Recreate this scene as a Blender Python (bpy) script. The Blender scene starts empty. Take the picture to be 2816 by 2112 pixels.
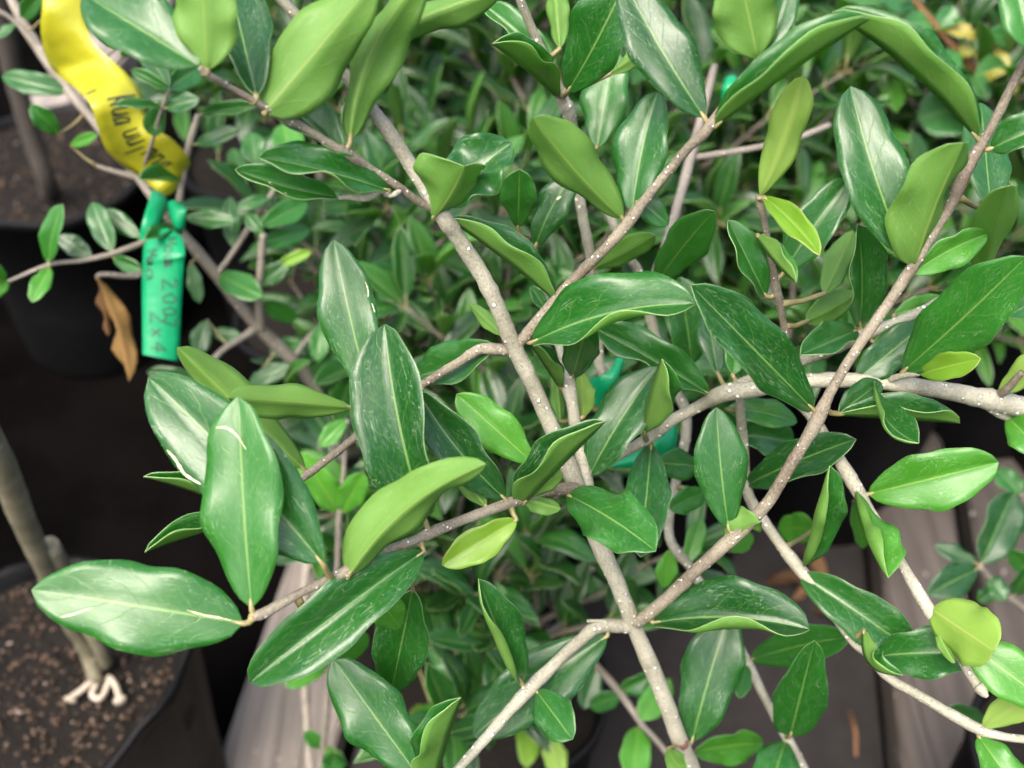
import bpy, math, random
from mathutils import Vector, Matrix
from math import sin, cos, pi, sqrt, radians

# ------------------------------------------------------------------ camera, sky, sun, exposure
S = bpy.context.scene
COL = S.collection
CAM_H, PITCH = 1.2, radians(45)
CAM = Vector((0, 0, CAM_H))
RIGHT = Vector((1, 0, 0))
FWD = Vector((0, cos(PITCH), -sin(PITCH)))
UP = Vector((0, sin(PITCH), cos(PITCH)))
FPX = 3020.0                                  # focal length in pixels of the 2816 px wide photograph
cam_d = bpy.data.cameras.new('camera')
cam = bpy.data.objects.new('camera', cam_d)
COL.objects.link(cam)
cam.location = CAM
cam.rotation_euler = (pi / 2 - PITCH, 0, 0)
cam_d.sensor_width = 36
cam_d.lens = 36 * FPX / 2816
cam_d.clip_start = 0.01
cam_d.clip_end = 200
cam_d.dof.use_dof = True
cam_d.dof.focus_distance = 0.45
cam_d.dof.aperture_fstop = 8.0
S.camera = cam

W = bpy.data.worlds.new('World')
S.world = W
W.use_nodes = True
SUN_EL, SUN_ROT = radians(62), radians(-150)
nt = W.node_tree
sky = nt.nodes.new('ShaderNodeTexSky')
sky.sky_type = 'NISHITA'
sky.sun_disc = False
sky.sun_elevation = SUN_EL
sky.sun_rotation = SUN_ROT
sky.air_density = 1.0
sky.dust_density = 7.0
sky.ozone_density = 1.0
nt.links.new(sky.outputs[0], nt.nodes['Background'].inputs[0])
nt.nodes['Background'].inputs[1].default_value = 0.15
sun_d = bpy.data.lights.new('sun', 'SUN')
sun_d.energy = 1.0
sun_d.angle = radians(34)
sun_d.color = (1, 0.975, 0.93)
sun = bpy.data.objects.new('sun', sun_d)
COL.objects.link(sun)
sdir = Vector((sin(SUN_ROT) * cos(SUN_EL), cos(SUN_ROT) * cos(SUN_EL), sin(SUN_EL)))
sun.rotation_euler = sdir.to_track_quat('Z', 'Y').to_euler()
sun.location = (0, 0, 5)
S.view_settings.view_transform = 'Standard'
S.view_settings.look = 'None'
S.view_settings.exposure = 2.0
S.view_settings.gamma = 1
S.render.engine = 'CYCLES'

# ------------------------------------------------------------------ photo pixels -> directions
K = 1000 / 2212.0
TILE = {'A': (0, 0), 'B': (900, 0), 'C': (1816, 0), 'D': (0, 680), 'E': (900, 680), 'F': (1816, 680),
        'G': (0, 1362), 'H': (900, 1362), 'I': (1816, 1362)}


def px(t, x, y):
    o = TILE[t]
    return (o[0] + x * K, o[1] + y * K)


def at(p, d):
    return CAM + d * (RIGHT * ((p[0] - 1408) / FPX) - UP * ((p[1] - 1056) / FPX) + FWD)


def proj(v):
    r = v - CAM
    d = r.dot(FWD)
    if d < 0.05:
        return None
    return (1408 + r.dot(RIGHT) / d * FPX, 1056 - r.dot(UP) / d * FPX, d)


def on_plane(p, z):
    r = at(p, 1.0) - CAM
    return CAM + r * ((z - CAM_H) / r.z)


# ------------------------------------------------------------------ materials
def M(name):
    m = bpy.data.materials.new(name)
    m.use_nodes = True
    return m, m.node_tree.nodes, m.node_tree.links, m.node_tree.nodes['Principled BSDF']


class G:
    """small node helper"""
    def __init__(s, nodes, links):
        s.n, s.l = nodes, links

    def new(s, t, **kw):
        o = s.n.new(t)
        for k, v in kw.items():
            setattr(o, k, v)
        return o

    def put(s, sock, v):
        if hasattr(v, 'is_output') or isinstance(v, bpy.types.NodeSocket):
            s.l.new(v, sock)
        else:
            sock.default_value = v

    def math(s, op, a, b=0.0, c=0.0):
        o = s.new('ShaderNodeMath', operation=op)
        s.put(o.inputs[0], a); s.put(o.inputs[1], b); s.put(o.inputs[2], c)
        return o.outputs[0]

    def ramp(s, v, a, b, x=0.0, y=1.0):
        o = s.new('ShaderNodeMapRange', interpolation_type='SMOOTHSTEP')
        s.put(o.inputs[0], v); s.put(o.inputs[1], a); s.put(o.inputs[2], b); s.put(o.inputs[3], x); s.put(o.inputs[4], y)
        return o.outputs[0]

    def mix(s, f, a, b):
        o = s.new('ShaderNodeMix', data_type='RGBA')
        s.put(o.inputs[0], f)
        s.put(o.inputs[6], a if not isinstance(a, tuple) else (*a, 1))
        s.put(o.inputs[7], b if not isinstance(b, tuple) else (*b, 1))
        return o.outputs[2]

    def noise(s, vec, scale, detail=2.0, rough=0.5, dist=0.0):
        o = s.new('ShaderNodeTexNoise')
        if vec is not None:
            s.l.new(vec, o.inputs['Vector'])
        o.inputs['Scale'].default_value = scale
        o.inputs['Detail'].default_value = detail
        o.inputs['Roughness'].default_value = rough
        o.inputs['Distortion'].default_value = dist
        return o.outputs[0]

    def mapping(s, vec, scale=(1, 1, 1), rot=(0, 0, 0)):
        o = s.new('ShaderNodeMapping')
        s.l.new(vec, o.inputs[0])
        o.inputs['Scale'].default_value = scale
        o.inputs['Rotation'].default_value = rot
        return o.outputs[0]

    def bump(s, h, strength, dist):
        o = s.new('ShaderNodeBump')
        o.inputs['Strength'].default_value = strength
        o.inputs['Distance'].default_value = dist
        s.l.new(h, o.inputs['Height'])
        return o.outputs[0]


ALB = 0.58


def sc(c):
    return tuple(x * ALB for x in c)


def leaf_mat(name, c0, c1, vein, rough, upper=True, hairs=0.5, transl=0.34, tcol=(0.26, 0.62, 0.04), spots=0.0):
    c0, c1, vein = sc(c0), sc(c1), sc(vein)
    m, n, l, b = M(name)
    g = G(n, l)
    uv = g.new('ShaderNodeUVMap').outputs[0]
    oi = g.new('ShaderNodeObjectInfo')
    rnd = oi.outputs['Random']
    sep = g.new('ShaderNodeSeparateXYZ')
    l.new(uv, sep.inputs[0])
    u, v = sep.outputs[0], sep.outputs[1]
    off = g.new('ShaderNodeCombineXYZ')
    l.new(g.math('MULTIPLY', rnd, 37.0), off.inputs[2])
    add = g.new('ShaderNodeVectorMath', operation='ADD')
    l.new(uv, add.inputs[0]); l.new(off.outputs[0], add.inputs[1])
    P = add.outputs[0]
    big = g.noise(P, 3.0, 3)
    f = g.math('ADD', g.math('MULTIPLY', big, 0.7), g.math('MULTIPLY', g.math('SUBTRACT', rnd, 0.5), 0.8))
    col = g.mix(g.ramp(f, 0.0, 0.8), c0, c1)
    # fine mottling
    col = g.mix(g.math('MULTIPLY', g.ramp(g.noise(P, 40, 2), 0.45, 0.75), 0.18), col, vein)
    au = g.math('ABSOLUTE', g.math('SUBTRACT', u, 0.5))
    # side veins: curved lines leaving the midrib
    wob = g.math('MULTIPLY', g.noise(P, 5, 1), 0.10)
    sv = g.math('SUBTRACT', g.math('ADD', v, wob), g.math('MULTIPLY', au, 0.55))
    fr = g.math('ABSOLUTE', g.math('SUBTRACT', g.math('FRACT', g.math('MULTIPLY', sv, 6.5)), 0.5))
    side = g.math('MULTIPLY', g.ramp(fr, 0.035, 0.0), g.ramp(au, 0.47, 0.25))
    side = g.math('MULTIPLY', side, 0.32 if upper else 0.40)
    # fine net of tertiary veins
    col = g.mix(side, col, vein)
    mid = g.ramp(au, g.math('ADD', 0.032, g.math('MULTIPLY', v, -0.016)), 0.006)
    col = g.mix(g.math('MULTIPLY', mid, 0.75 if upper else 0.8), col, vein)
    h = mid
    if hairs > 0:
        s1 = g.ramp(g.noise(g.mapping(P, (95, 13, 1), (0, 0, 0.25)), 1.0, 1.0), 0.64, 0.69)
        s2 = g.ramp(g.noise(g.mapping(P, (75, 16, 1), (0, 0, -0.6)), 1.0, 1.0), 0.66, 0.71)
        s3 = g.ramp(g.noise(g.mapping(P, (20, 70, 1), (0, 0, 0.35)), 1.0, 1.0), 0.67, 0.72)
        st = g.math('MAXIMUM', s1, g.math('MAXIMUM', s2, s3))
        msk = g.math('MULTIPLY', g.ramp(g.noise(P, 6, 2), 0.35, 0.65), g.ramp(au, 0.0, 0.35, 0.35, 1.0))
        st = g.math('MULTIPLY', st, g.math('MULTIPLY', msk, hairs))
        col = g.mix(st, col, (0.40, 0.48, 0.38))
    if spots > 0:
        vo = g.new('ShaderNodeTexVoronoi')
        l.new(g.mapping(P, (5, 9, 1)), vo.inputs['Vector'])
        vo.inputs['Scale'].default_value = 1.6
        sp = g.ramp(vo.outputs[0], 0.07, 0.035)
        sp = g.math('MULTIPLY', sp, g.ramp(g.noise(P, 2.3, 1), 0.48, 0.6))
        col = g.mix(g.math('MULTIPLY', sp, spots), col, (0.50, 0.40, 0.20))
    l.new(col, b.inputs['Base Color'])
    rg = g.math('ADD', rough, g.math('MULTIPLY', g.noise(P, 9, 3), 0.16))
    l.new(rg, b.inputs['Roughness'])
    b.inputs['IOR'].default_value = 1.5 if upper else 1.4
    hh = g.math('ADD', g.math('MULTIPLY', side, -1.0 if upper else 1.5), g.math('MULTIPLY', g.noise(P, 30, 3, 0.6), 0.35))
    l.new(g.bump(hh, 0.28 if upper else 0.4, 0.0006), b.inputs['Normal'])
    tr = g.new('ShaderNodeBsdfTranslucent')
    tr.inputs[0].default_value = (*tcol, 1)
    ms = g.new('ShaderNodeMixShader')
    ms.inputs[0].default_value = transl
    l.new(b.outputs[0], ms.inputs[1]); l.new(tr.outputs[0], ms.inputs[2])
    l.new(ms.outputs[0], n['Material Output'].inputs[0])
    return m


def plain(name, col, rough=0.6, var=0.25, scale=60, bump=0.2, bd=0.001, spec=0.5):
    col = sc(col)
    m, n, l, b = M(name)
    g = G(n, l)
    tc = g.new('ShaderNodeTexCoord').outputs['Object']
    f = g.noise(tc, scale, 4, 0.6)
    c = g.mix(f, tuple(x * (1 - var) for x in col), tuple(min(1, x * (1 + var)) for x in col))
    l.new(c, b.inputs['Base Color'])
    b.inputs['Roughness'].default_value = rough
    b.inputs['Specular IOR Level'].default_value = spec
    if bump:
        l.new(g.bump(f, bump, bd), b.inputs['Normal'])
    return m


V_UP = (0.24, 0.42, 0.10)
MAT = {}
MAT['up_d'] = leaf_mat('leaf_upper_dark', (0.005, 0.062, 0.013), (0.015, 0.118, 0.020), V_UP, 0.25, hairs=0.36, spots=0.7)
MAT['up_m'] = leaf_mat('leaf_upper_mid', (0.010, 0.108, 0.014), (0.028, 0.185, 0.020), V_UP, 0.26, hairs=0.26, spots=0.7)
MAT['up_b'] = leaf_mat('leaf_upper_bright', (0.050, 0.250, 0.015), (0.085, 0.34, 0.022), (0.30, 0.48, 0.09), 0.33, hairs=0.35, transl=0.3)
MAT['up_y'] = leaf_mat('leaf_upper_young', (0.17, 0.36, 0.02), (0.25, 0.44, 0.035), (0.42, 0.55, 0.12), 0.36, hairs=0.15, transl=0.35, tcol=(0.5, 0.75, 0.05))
V_UN = (0.33, 0.46, 0.10)
MAT['un'] = leaf_mat('leaf_underside', (0.125, 0.295, 0.045), (0.185, 0.375, 0.068), V_UN, 0.50, False, hairs=0.16)
MAT['un_y'] = leaf_mat('leaf_underside_young', (0.27, 0.46, 0.07), (0.36, 0.55, 0.12), (0.46, 0.50, 0.14), 0.5, False, hairs=0.08, transl=0.36, tcol=(0.5, 0.78, 0.08))
MAT['rim'] = plain('leaf_margin', (0.22, 0.36, 0.13), 0.5, 0.2, 200, 0)
MAT['rim_y'] = plain('leaf_margin_young', (0.45, 0.45, 0.14), 0.5, 0.3, 200, 0)
MAT['bup'] = leaf_mat('background_leaf_upper', (0.003, 0.036, 0.008), (0.013, 0.092, 0.014), V_UP, 0.28, hairs=0.0)  # background greens here and below are darkened: deep shade put into the colour
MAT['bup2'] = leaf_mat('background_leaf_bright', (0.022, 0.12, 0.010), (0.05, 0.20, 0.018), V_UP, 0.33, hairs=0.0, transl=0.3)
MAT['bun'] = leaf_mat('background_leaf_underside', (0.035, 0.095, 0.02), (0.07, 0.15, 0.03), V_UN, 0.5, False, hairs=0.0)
MAT['ro'] = leaf_mat('round_leaf_upper', (0.03, 0.17, 0.05), (0.06, 0.24, 0.06), V_UP, 0.30, hairs=0.0)
MAT['ye'] = leaf_mat('round_leaf_yellow', (0.32, 0.34, 0.03), (0.42, 0.36, 0.05), (0.4, 0.4, 0.1), 0.4, hairs=0.0, transl=0.3, tcol=(0.5, 0.45, 0.03))
MAT['dead'] = leaf_mat('dead_leaf', (0.14, 0.07, 0.02), (0.36, 0.22, 0.06), (0.35, 0.2, 0.08), 0.7, False, hairs=0.0, tcol=(0.4, 0.18, 0.04))
MAT['litter'] = leaf_mat('litter_leaf', (0.12, 0.06, 0.03), (0.30, 0.17, 0.08), (0.2, 0.12, 0.06), 0.8, False, hairs=0.0, tcol=(0.2, 0.1, 0.03))
MAT['petiole'] = plain('petiole', (0.27, 0.23, 0.09), 0.5, 0.3, 300, 0)


def bark(name, c0, c1, lent, dens, spk):
    c0, c1, lent = sc(c0), sc(c1), sc(lent)
    m, n, l, b = M(name)
    g = G(n, l)
    tc = g.new('ShaderNodeTexCoord').outputs['Object']
    uv = g.new('ShaderNodeUVMap').outputs[0]
    f = g.noise(tc, 800, 5, 0.8)
    f2 = g.noise(tc, 45, 3)
    col = g.mix(g.ramp(g.math('ADD', g.math('MULTIPLY', f, 0.6), g.math('MULTIPLY', f2, 0.5)), 0.38, 0.70), c0, c1)
    # fine dark fissures along the stem
    fs = g.ramp(g.noise(g.mapping(uv, (26, 900, 1)), 1.0, 3, 0.6), 0.60, 0.72)
    col = g.mix(g.math('MULTIPLY', fs, spk), col, tuple(x * 0.35 for x in c0))
    vo = g.new('ShaderNodeTexVoronoi')
    l.new(tc, vo.inputs['Vector'])
    vo.inputs['Scale'].default_value = dens
    vo.inputs['Randomness'].default_value = 1.0
    rad = g.math('MULTIPLY', g.ramp(g.noise(tc, 80, 1), 0.25, 0.55), 0.24)
    dot = g.ramp(vo.outputs[0], rad, g.math('MULTIPLY', rad, 0.6))
    col = g.mix(g.math('MULTIPLY', dot, 0.9), col, lent)
    l.new(col, b.inputs['Base Color'])
    b.inputs['Roughness'].default_value = 0.62
    hh = g.math('ADD', g.math('MULTIPLY', dot, 1.2), g.math('ADD', g.math('MULTIPLY', f, 0.6), g.math('MULTIPLY', fs, -0.5)))
    l.new(g.bump(hh, 1.0, 0.0009), b.inputs['Normal'])
    return m


MAT['bark'] = bark('bark_grey', (0.23, 0.218, 0.148), (0.52, 0.50, 0.385), (1.3, 1.26, 1.1), 230, 0.45)
MAT['bark_r'] = bark('bark_brown', (0.115, 0.082, 0.056), (0.37, 0.33, 0.235), (1.2, 1.15, 1.0), 360, 0.9)
MAT['bark_g'] = bark('bark_background', (0.19, 0.165, 0.125), (0.34, 0.30, 0.24), (0.5, 0.45, 0.36), 150, 0.3)
MAT['bark_bg'] = bark('bark_shaded_twig', (0.12, 0.10, 0.075), (0.22, 0.19, 0.145), (0.3, 0.27, 0.2), 150, 0.3)  # rear twigs: bark tones lowered, shade is part of the colour
MAT['bark_t'] = bark('bark_trunk', (0.11, 0.10, 0.055), (0.26, 0.235, 0.15), (0.34, 0.3, 0.2), 60, 0.4)
MAT['bark_o'] = bark('bark_orange', (0.22, 0.08, 0.03), (0.34, 0.15, 0.06), (0.4, 0.2, 0.1), 150, 0.4)
MAT['scar'] = plain('scar_tissue', (0.62, 0.55, 0.36), 0.6, 0.3, 500)
MAT['bud'] = plain('bud', (0.42, 0.34, 0.18), 0.6, 0.3, 300)

# ------------------------------------------------------------------ object helpers
def mesh_obj(name, verts, faces, mats, parent=None, origin=None, uvs=None, mi=None, smooth=True):
    o3 = Vector(origin) if origin is not None else Vector((0, 0, 0))
    me = bpy.data.meshes.new(name)
    me.from_pydata([tuple(Vector(v) - o3) for v in verts], [], faces)
    for m in mats:
        me.materials.append(m)
    if mi:
        me.polygons.foreach_set('material_index', mi)
    if uvs:
        ul = me.uv_layers.new(name='UVMap')
        flat = []
        for p in me.polygons:
            for vi in p.vertices:
                flat += uvs[vi]
        ul.data.foreach_set('uv', flat)
    if smooth:
        me.polygons.foreach_set('use_smooth', [True] * len(me.polygons))
    me.update()
    return link(name, me, parent, o3)


def wpos(o):
    p = Vector(o.location)
    while o.parent:
        o = o.parent
        p += Vector(o.location)
    return p


def link(name, me, parent, world):
    ob = bpy.data.objects.new(name, me)
    COL.objects.link(ob)
    if parent is not None:
        ob.parent = parent
        ob.location = Vector(world) - wpos(parent)
    else:
        ob.location = world
    return ob


def tag(o, label, cat=None, group=None, kind=None):
    if label:
        o['label'] = label
    if cat:
        o['category'] = cat
    if group:
        o['group'] = group
    if kind:
        o['kind'] = kind
    return o


def thing(name, loc, label, cat, group=None):
    return tag(link(name, None, None, loc), label, cat, group)


def catmull(P, n):
    out = []
    for i in range(len(P) - 1):
        p0 = P[max(i - 1, 0)]; p1 = P[i]; p2 = P[i + 1]; p3 = P[min(i + 2, len(P) - 1)]
        for k in range(n):
            t = k / n
            out.append([0.5 * ((2 * b) + (c - a) * t + (2 * a - 5 * b + 4 * c - d) * t * t + (3 * b - a - 3 * c + d) * t ** 3)
                        for a, b, c, d in zip(p0, p1, p2, p3)])
    out.append(list(P[-1]))
    return out


def tube_geo(path, sides=10, jitter=0.06, seed=0, cap=True):
    """path: list of (Vector, radius)"""
    rng = random.Random(seed)
    V, F, U = [], [], []
    n = len(path)
    N = None
    dist = 0.0
    for i, (p, r) in enumerate(path):
        a = path[max(i - 1, 0)][0]; b = path[min(i + 1, n - 1)][0]
        T = (b - a)
        T = T.normalized() if T.length > 1e-9 else Vector((0, 0, 1))
        if N is None:
            N = T.orthogonal().normalized()
        else:
            N = (N - T * N.dot(T))
            N = N.normalized() if N.length > 1e-9 else T.orthogonal().normalized()
        B = T.cross(N)
        if i:
            dist += (p - path[i - 1][0]).length
        for k in range(sides):
            an = 2 * pi * k / sides
            rr = r * (1 + rng.uniform(-jitter, jitter))
            V.append(p + (N * cos(an) + B * sin(an)) * rr)
            U.append((k / sides, dist))
    for i in range(n - 1):
        for k in range(sides):
            k2 = (k + 1) % sides
            F.append((i * sides + k, i * sides + k2, (i + 1) * sides + k2, (i + 1) * sides + k))
    if cap:
        F.append(tuple(reversed(range(sides))))
        F.append(tuple((n - 1) * sides + k for k in range(sides)))
    return V, F, U


# ------------------------------------------------------------------ leaf geometry
OUT = 0.06


def smooth(a, b, x):
    t = min(1, max(0, (x - a) / (b - a)))
    return t * t * (3 - 2 * t)


def leaf_geo(mid, DL, DR, f, WL, WR, prof, rl=0.25, rr=0.25, wave=0.08, seed=0, nu=4, petiole=None, pr=0.0011, thick=0.00035, scars=()):
    """mid: midrib points; DL/DR: unit vectors of the two halves; f=+1 upper face on T x DL side"""
    rng = random.Random(seed)
    nv = len(mid) - 1
    ph = [rng.uniform(0, 6.28) for _ in range(4)]
    kf = rng.uniform(1.3, 2.4)
    colsU, colsL = [], []
    V, F, U, MI = [], [], [], []
    ncol = 2 * nu + 1
    up_rows, lo_rows, us = [], [], []
    comp = []
    for roll in (rl, rr):
        a = sum(cos(roll * smooth(0.15, 1.0, (j + .5) / nu)) for j in range(nu)) / nu
        comp.append(1 / max(.55, a) if abs(roll) < 1.4 else 1.0)
    for i, m in enumerate(mid):
        v = i / nv
        T = (mid[min(i + 1, nv)] - mid[max(i - 1, 0)]).normalized()
        sides = []
        for s, D, Wd, roll in ((0, DL, WL, rl), (1, DR, WR, rr)):
            d = (D[i] - T * D[i].dot(T)).normalized()
            n = (T.cross(d) if s == 0 else d.cross(T)) * f
            w = Wd * comp[s] * prof(v) * (1 + OUT * sin(2 * pi * kf * v + ph[s] + 1.2) + OUT * .4 * sin(2 * pi * 4.3 * v + ph[2 + s]))
            pos = Vector(m)
            pts = []
            for j in range(1, nu + 1):
                u = (j - 0.5) / nu
                th = roll * smooth(0.15, 1.0, u) * (0.5 + 0.5 * sin(pi * min(1, v * 1.15)))
                d2 = d * cos(th) + n * sin(th)
                n2 = n * cos(th) - d * sin(th)
                pos = pos + d2 * (w / nu)
                uu = j / nu
                off = wave * Wd * sin(2 * pi * kf * v + ph[s]) * uu * uu * sin(pi * v)
                pts.append((pos + n2 * off, n2))
            sides.append((pts, n))
        nm = (sides[0][1] + sides[1][1])
        nm = nm.normalized() if nm.length > 0.2 else sides[0][1]
        row = [sides[0][0][j] for j in range(nu - 1, -1, -1)] + [(Vector(m), nm)] + [sides[1][0][j] for j in range(nu)]
        up_rows.append(row)
    h = thick / 2
    for lay in (0, 1):
        for i, row in enumerate(up_rows):
            v = i / nv
            for c, (p, n) in enumerate(row):
                if c == nu:
                    k = (-0.00020 if lay == 0 else -(0.0007 * (1 - 0.6 * v) + h))
                    V.append(p + n * (k + (h if lay == 0 else 0)))
                else:
                    V.append(p + n * (h if lay == 0 else -h))
                U.append((c / (ncol - 1), v))
    base2 = (nv + 1) * ncol

    def idx(lay, i, c):
        return lay * base2 + i * ncol + c
    for i in range(nv):
        for c in range(ncol - 1):
            q = (idx(0, i, c), idx(0, i, c + 1), idx(0, i + 1, c + 1), idx(0, i + 1, c))
            r = (idx(1, i, c), idx(1, i + 1, c), idx(1, i + 1, c + 1), idx(1, i, c + 1))
            if f < 0:
                q, r = q[::-1], r[::-1]
            F.append(q); MI.append(0)
            F.append(r); MI.append(1)
        for c in (0, ncol - 1):
            q = (idx(0, i, c), idx(0, i + 1, c), idx(1, i + 1, c), idx(1, i, c))
            if (c != 0) != (f < 0):
                q = q[::-1]
            F.append(q); MI.append(2)
    for (pts, sw) in scars:
        def samp(u, v):
            x = v * nv; i = min(int(x), nv - 1); fx = x - i
            y = u * (ncol - 1); c = min(int(y), ncol - 2); fy = y - c
            A, B, C_, D_ = up_rows[i][c], up_rows[i][c + 1], up_rows[i + 1][c], up_rows[i + 1][c + 1]
            p = A[0].lerp(B[0], fy).lerp(C_[0].lerp(D_[0], fy), fx)
            return p + (A[1].lerp(B[1], fy).lerp(C_[1].lerp(D_[1], fy), fx)).normalized() * (h + .00025)
        den = catmull([tuple(q) for q in pts], 5)
        prev = None
        for k, (u_, v_) in enumerate(den):
            wd = sw * (.25 + .75 * sin(pi * (k + .3) / (len(den) - .4))) * rng.uniform(.7, 1.3)
            a_, b__ = den[max(0, k - 1)], den[min(len(den) - 1, k + 1)]
            du, dv = b__[0] - a_[0], (b__[1] - a_[1]) * 2.6
            gl = math.hypot(du, dv) or 1
            o = len(V)
            for sg in (-1, 1):
                V.append(samp(min(1, max(0, u_ + sg * wd * dv / gl)), min(1, max(0, v_ - sg * wd * du / gl / 2.6))))
                U.append((u_, v_))
            if prev is not None:
                q = (prev, prev + 1, o + 1, o)
                F.append(q); MI.append(4)
            prev = o
    if petiole:
        a, b = petiole
        L = (b - a).length
        c = a.lerp(b, 0.5) - Vector((0, 0, 0.0015))
        path = [(a, pr * 1.5), (a.lerp(c, 0.5), pr * 1.15), (c, pr), (b.lerp(c, 0.4), pr * 0.95), (b, pr * 0.9), (mid[1], pr * 0.45)]
        pv, pf, pu = tube_geo(path, 6, 0.03, seed)
        o = len(V)
        V += pv
        U += [(0.5, 0.0)] * len(pv)
        for q in pf:
            F.append(tuple(o + k for k in q)); MI.append(3)
    return V, F, U, MI


def profile(pk=0.5, q=0.72):
    p = math.log(0.5) / math.log(pk)

    def fn(v):
        x = min(1, max(0, v)) ** p
        return max(0.0, sin(pi * x)) ** q * 0.985 + 0.012
    return fn


# ------------------------------------------------------------------ branches given by photo direction + depth
BR = []          # dict(shrub, name, pts=[(px,py,depth,radius)], dense=[...], obj)


def branch(sh, name, pts, mat='bark', base=None, end=None):
    """pts: (tile,x,y,depth,width in tile px)"""
    P = []
    for (t, x, y, d, w) in pts:
        q = px(t, x, y)
        P.append((*at(q, d), w * K * d / FPX / 2 * (.86 if mat == 'bark_r' else .94)))
    if base:
        P = [tuple(b) for b in base] + P
    if end:
        P = P + [tuple(b) for b in end]
    den = catmull(P, 7)
    path = [(Vector(a[:3]), max(0.0006, a[3])) for a in den]
    r = random.Random(len(BR))
    path = [(p + Vector([r.uniform(-1, 1) for _ in range(3)]) * rad * 0.05, rad * (1 + 0.10 * max(0, sin(i * 0.45)) ** 8)) for i, (p, rad) in enumerate(path)]
    BR.append(dict(sh=sh, name=name, path=path, mat=mat, obj=None))


# ---- shrub 'A': the main sapling ----
J1 = ('H', 1868, 800)
J2 = ('E', 1530, 1480)
J3 = ('E', 1140, 610)
branch('A', 'stem', [('I', 250, 1850, .60, 112), ('I', 120, 1500, .57, 110), ('I', 20, 1230, .55, 108), ('H', 1868, 800, .53, 104), ('H', 1750, 500, .515, 108),
                     ('H', 1620, 220, .505, 112), ('E', 1530, 1480, .495, 116), ('E', 1400, 1180, .485, 108), ('E', 1260, 860, .475, 104), ('E', 1140, 610, .465, 108),
                     ('E', 1030, 350, .455, 104), ('E', 930, 150, .448, 106), ('B', 790, 1440, .438, 108), ('B', 690, 1290, .43, 112), ('B', 480, 960, .42, 96),
                     ('B', 240, 620, .405, 84), ('A', 2000, 330, .395, 78), ('A', 1770, 60, .385, 72), ('A', 1560, -180, .375, 66)],
       base=[(0.13, 0.24, 0.30, 0.0065), (0.145, 0.25, 0.45, 0.006)])
branch('A', 'branch', [('E', 1150, 590, .465, 60), ('E', 1220, 520, .462, 84), ('E', 1480, 220, .45, 80), ('E', 1690, 10, .44, 74), ('B', 1800, 1390, .435, 86), ('B', 1960, 1180, .425, 68),
                       ('B', 2110, 1000, .418, 66), ('C', 180, 890, .41, 68), ('C', 265, 810, .405, 84), ('C', 350, 690, .40, 60), ('C', 470, 530, .393, 54), ('C', 590, 370, .385, 46)], 'bark_r')
branch('A', 'branch', [('E', 1120, 630, .468, 60), ('E', 1010, 618, .472, 84), ('E', 920, 625, .475, 76), ('E', 800, 700, .478, 66), ('E', 560, 850, .484, 60), ('E', 340, 1010, .49, 56), ('E', 140, 1180, .49, 54),
                       ('D', 1990, 1290, .488, 56), ('D', 1880, 1375, .485, 60), ('D', 1760, 1450, .48, 40)], 'bark_r')
branch('A', 'branch', [('E', 1560, 1470, .492, 60), ('E', 1440, 1470, .483, 88), ('E', 1300, 1490, .472, 82), ('E', 1180, 1530, .462, 80), ('H', 1000, 85, .448, 76), ('H', 800, 160, .438, 70),
                       ('H', 660, 215, .43, 84), ('H', 540, 270, .425, 66), ('H', 330, 350, .415, 66), ('H', 160, 440, .405, 86), ('H', 0, 515, .40, 64), ('G', 1800, 610, .392, 64), ('G', 1620, 710, .385, 80), ('G', 1540, 740, .382, 60)], 'bark_r')
branch('A', 'branch', [('H', 1850, 790, .528, 60), ('H', 1930, 740, .522, 92), ('I', 60, 610, .512, 92), ('I', 220, 455, .503, 90), ('I', 400, 295, .495, 100), ('I', 640, 60, .485, 86), ('F', 760, 1380, .475, 84),
                       ('F', 880, 1180, .468, 86), ('F', 950, 1060, .463, 104), ('F', 1030, 890, .457, 74), ('F', 1180, 640, .45, 72), ('F', 1380, 350, .442, 74), ('F', 1520, 140, .435, 84), ('C', 1620, 1480, .43, 70),
                       ('C', 1760, 1260, .425, 74), ('C', 1880, 1000, .418, 90), ('C', 2010, 780, .412, 66), ('C', 2150, 500, .402, 62), ('C', 2330, 160, .39, 56), ('C', 2430, -80, .38, 50)], 'bark_r')
branch('A', 'branch', [('H', 1860, 810, .53, 60), ('H', 1780, 795, .527, 90), ('H', 1650, 800, .522, 84), ('H', 1540, 880, .518, 80), ('H', 1400, 1010, .512, 76), ('H', 1220, 1190, .505, 90), ('H', 1090, 1330, .50, 72),
                       ('H', 980, 1460, .495, 70), ('H', 820, 1640, .488, 62), ('H', 640, 1850, .48, 56)])
branch('A', 'twig', [('H', 1700, 775, .522, 40), ('H', 1640, 765, .522, 24), ('H', 1580, 765, .52, 20)])
branch('A', 'branch', [('E', 1590, 1500, .498, 90), ('E', 1555, 1330, .497, 88), ('E', 1520, 1150, .50, 78), ('E', 1490, 960, .505, 76), ('E', 1470, 850, .508, 96), ('E', 1440, 720, .512, 60), ('E', 1400, 560, .52, 54), ('E', 1330, 330, .53, 46), ('E', 1270, 150, .54, 40)])
branch('A', 'branch', [('B', 680, 1290, .43, 40), ('B', 560, 1230, .424, 56), ('B', 430, 1135, .415, 60), ('B', 250, 1020, .405, 62), ('B', 150, 955, .398, 80), ('A', 2000, 870, .39, 58), ('A', 1850, 775, .382, 56), ('A', 1680, 690, .373, 72), ('A', 1540, 610, .365, 50),
                       ('A', 1400, 530, .36, 46), ('A', 1280, 465, .352, 54), ('A', 1215, 410, .348, 36)], 'bark_r')
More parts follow.
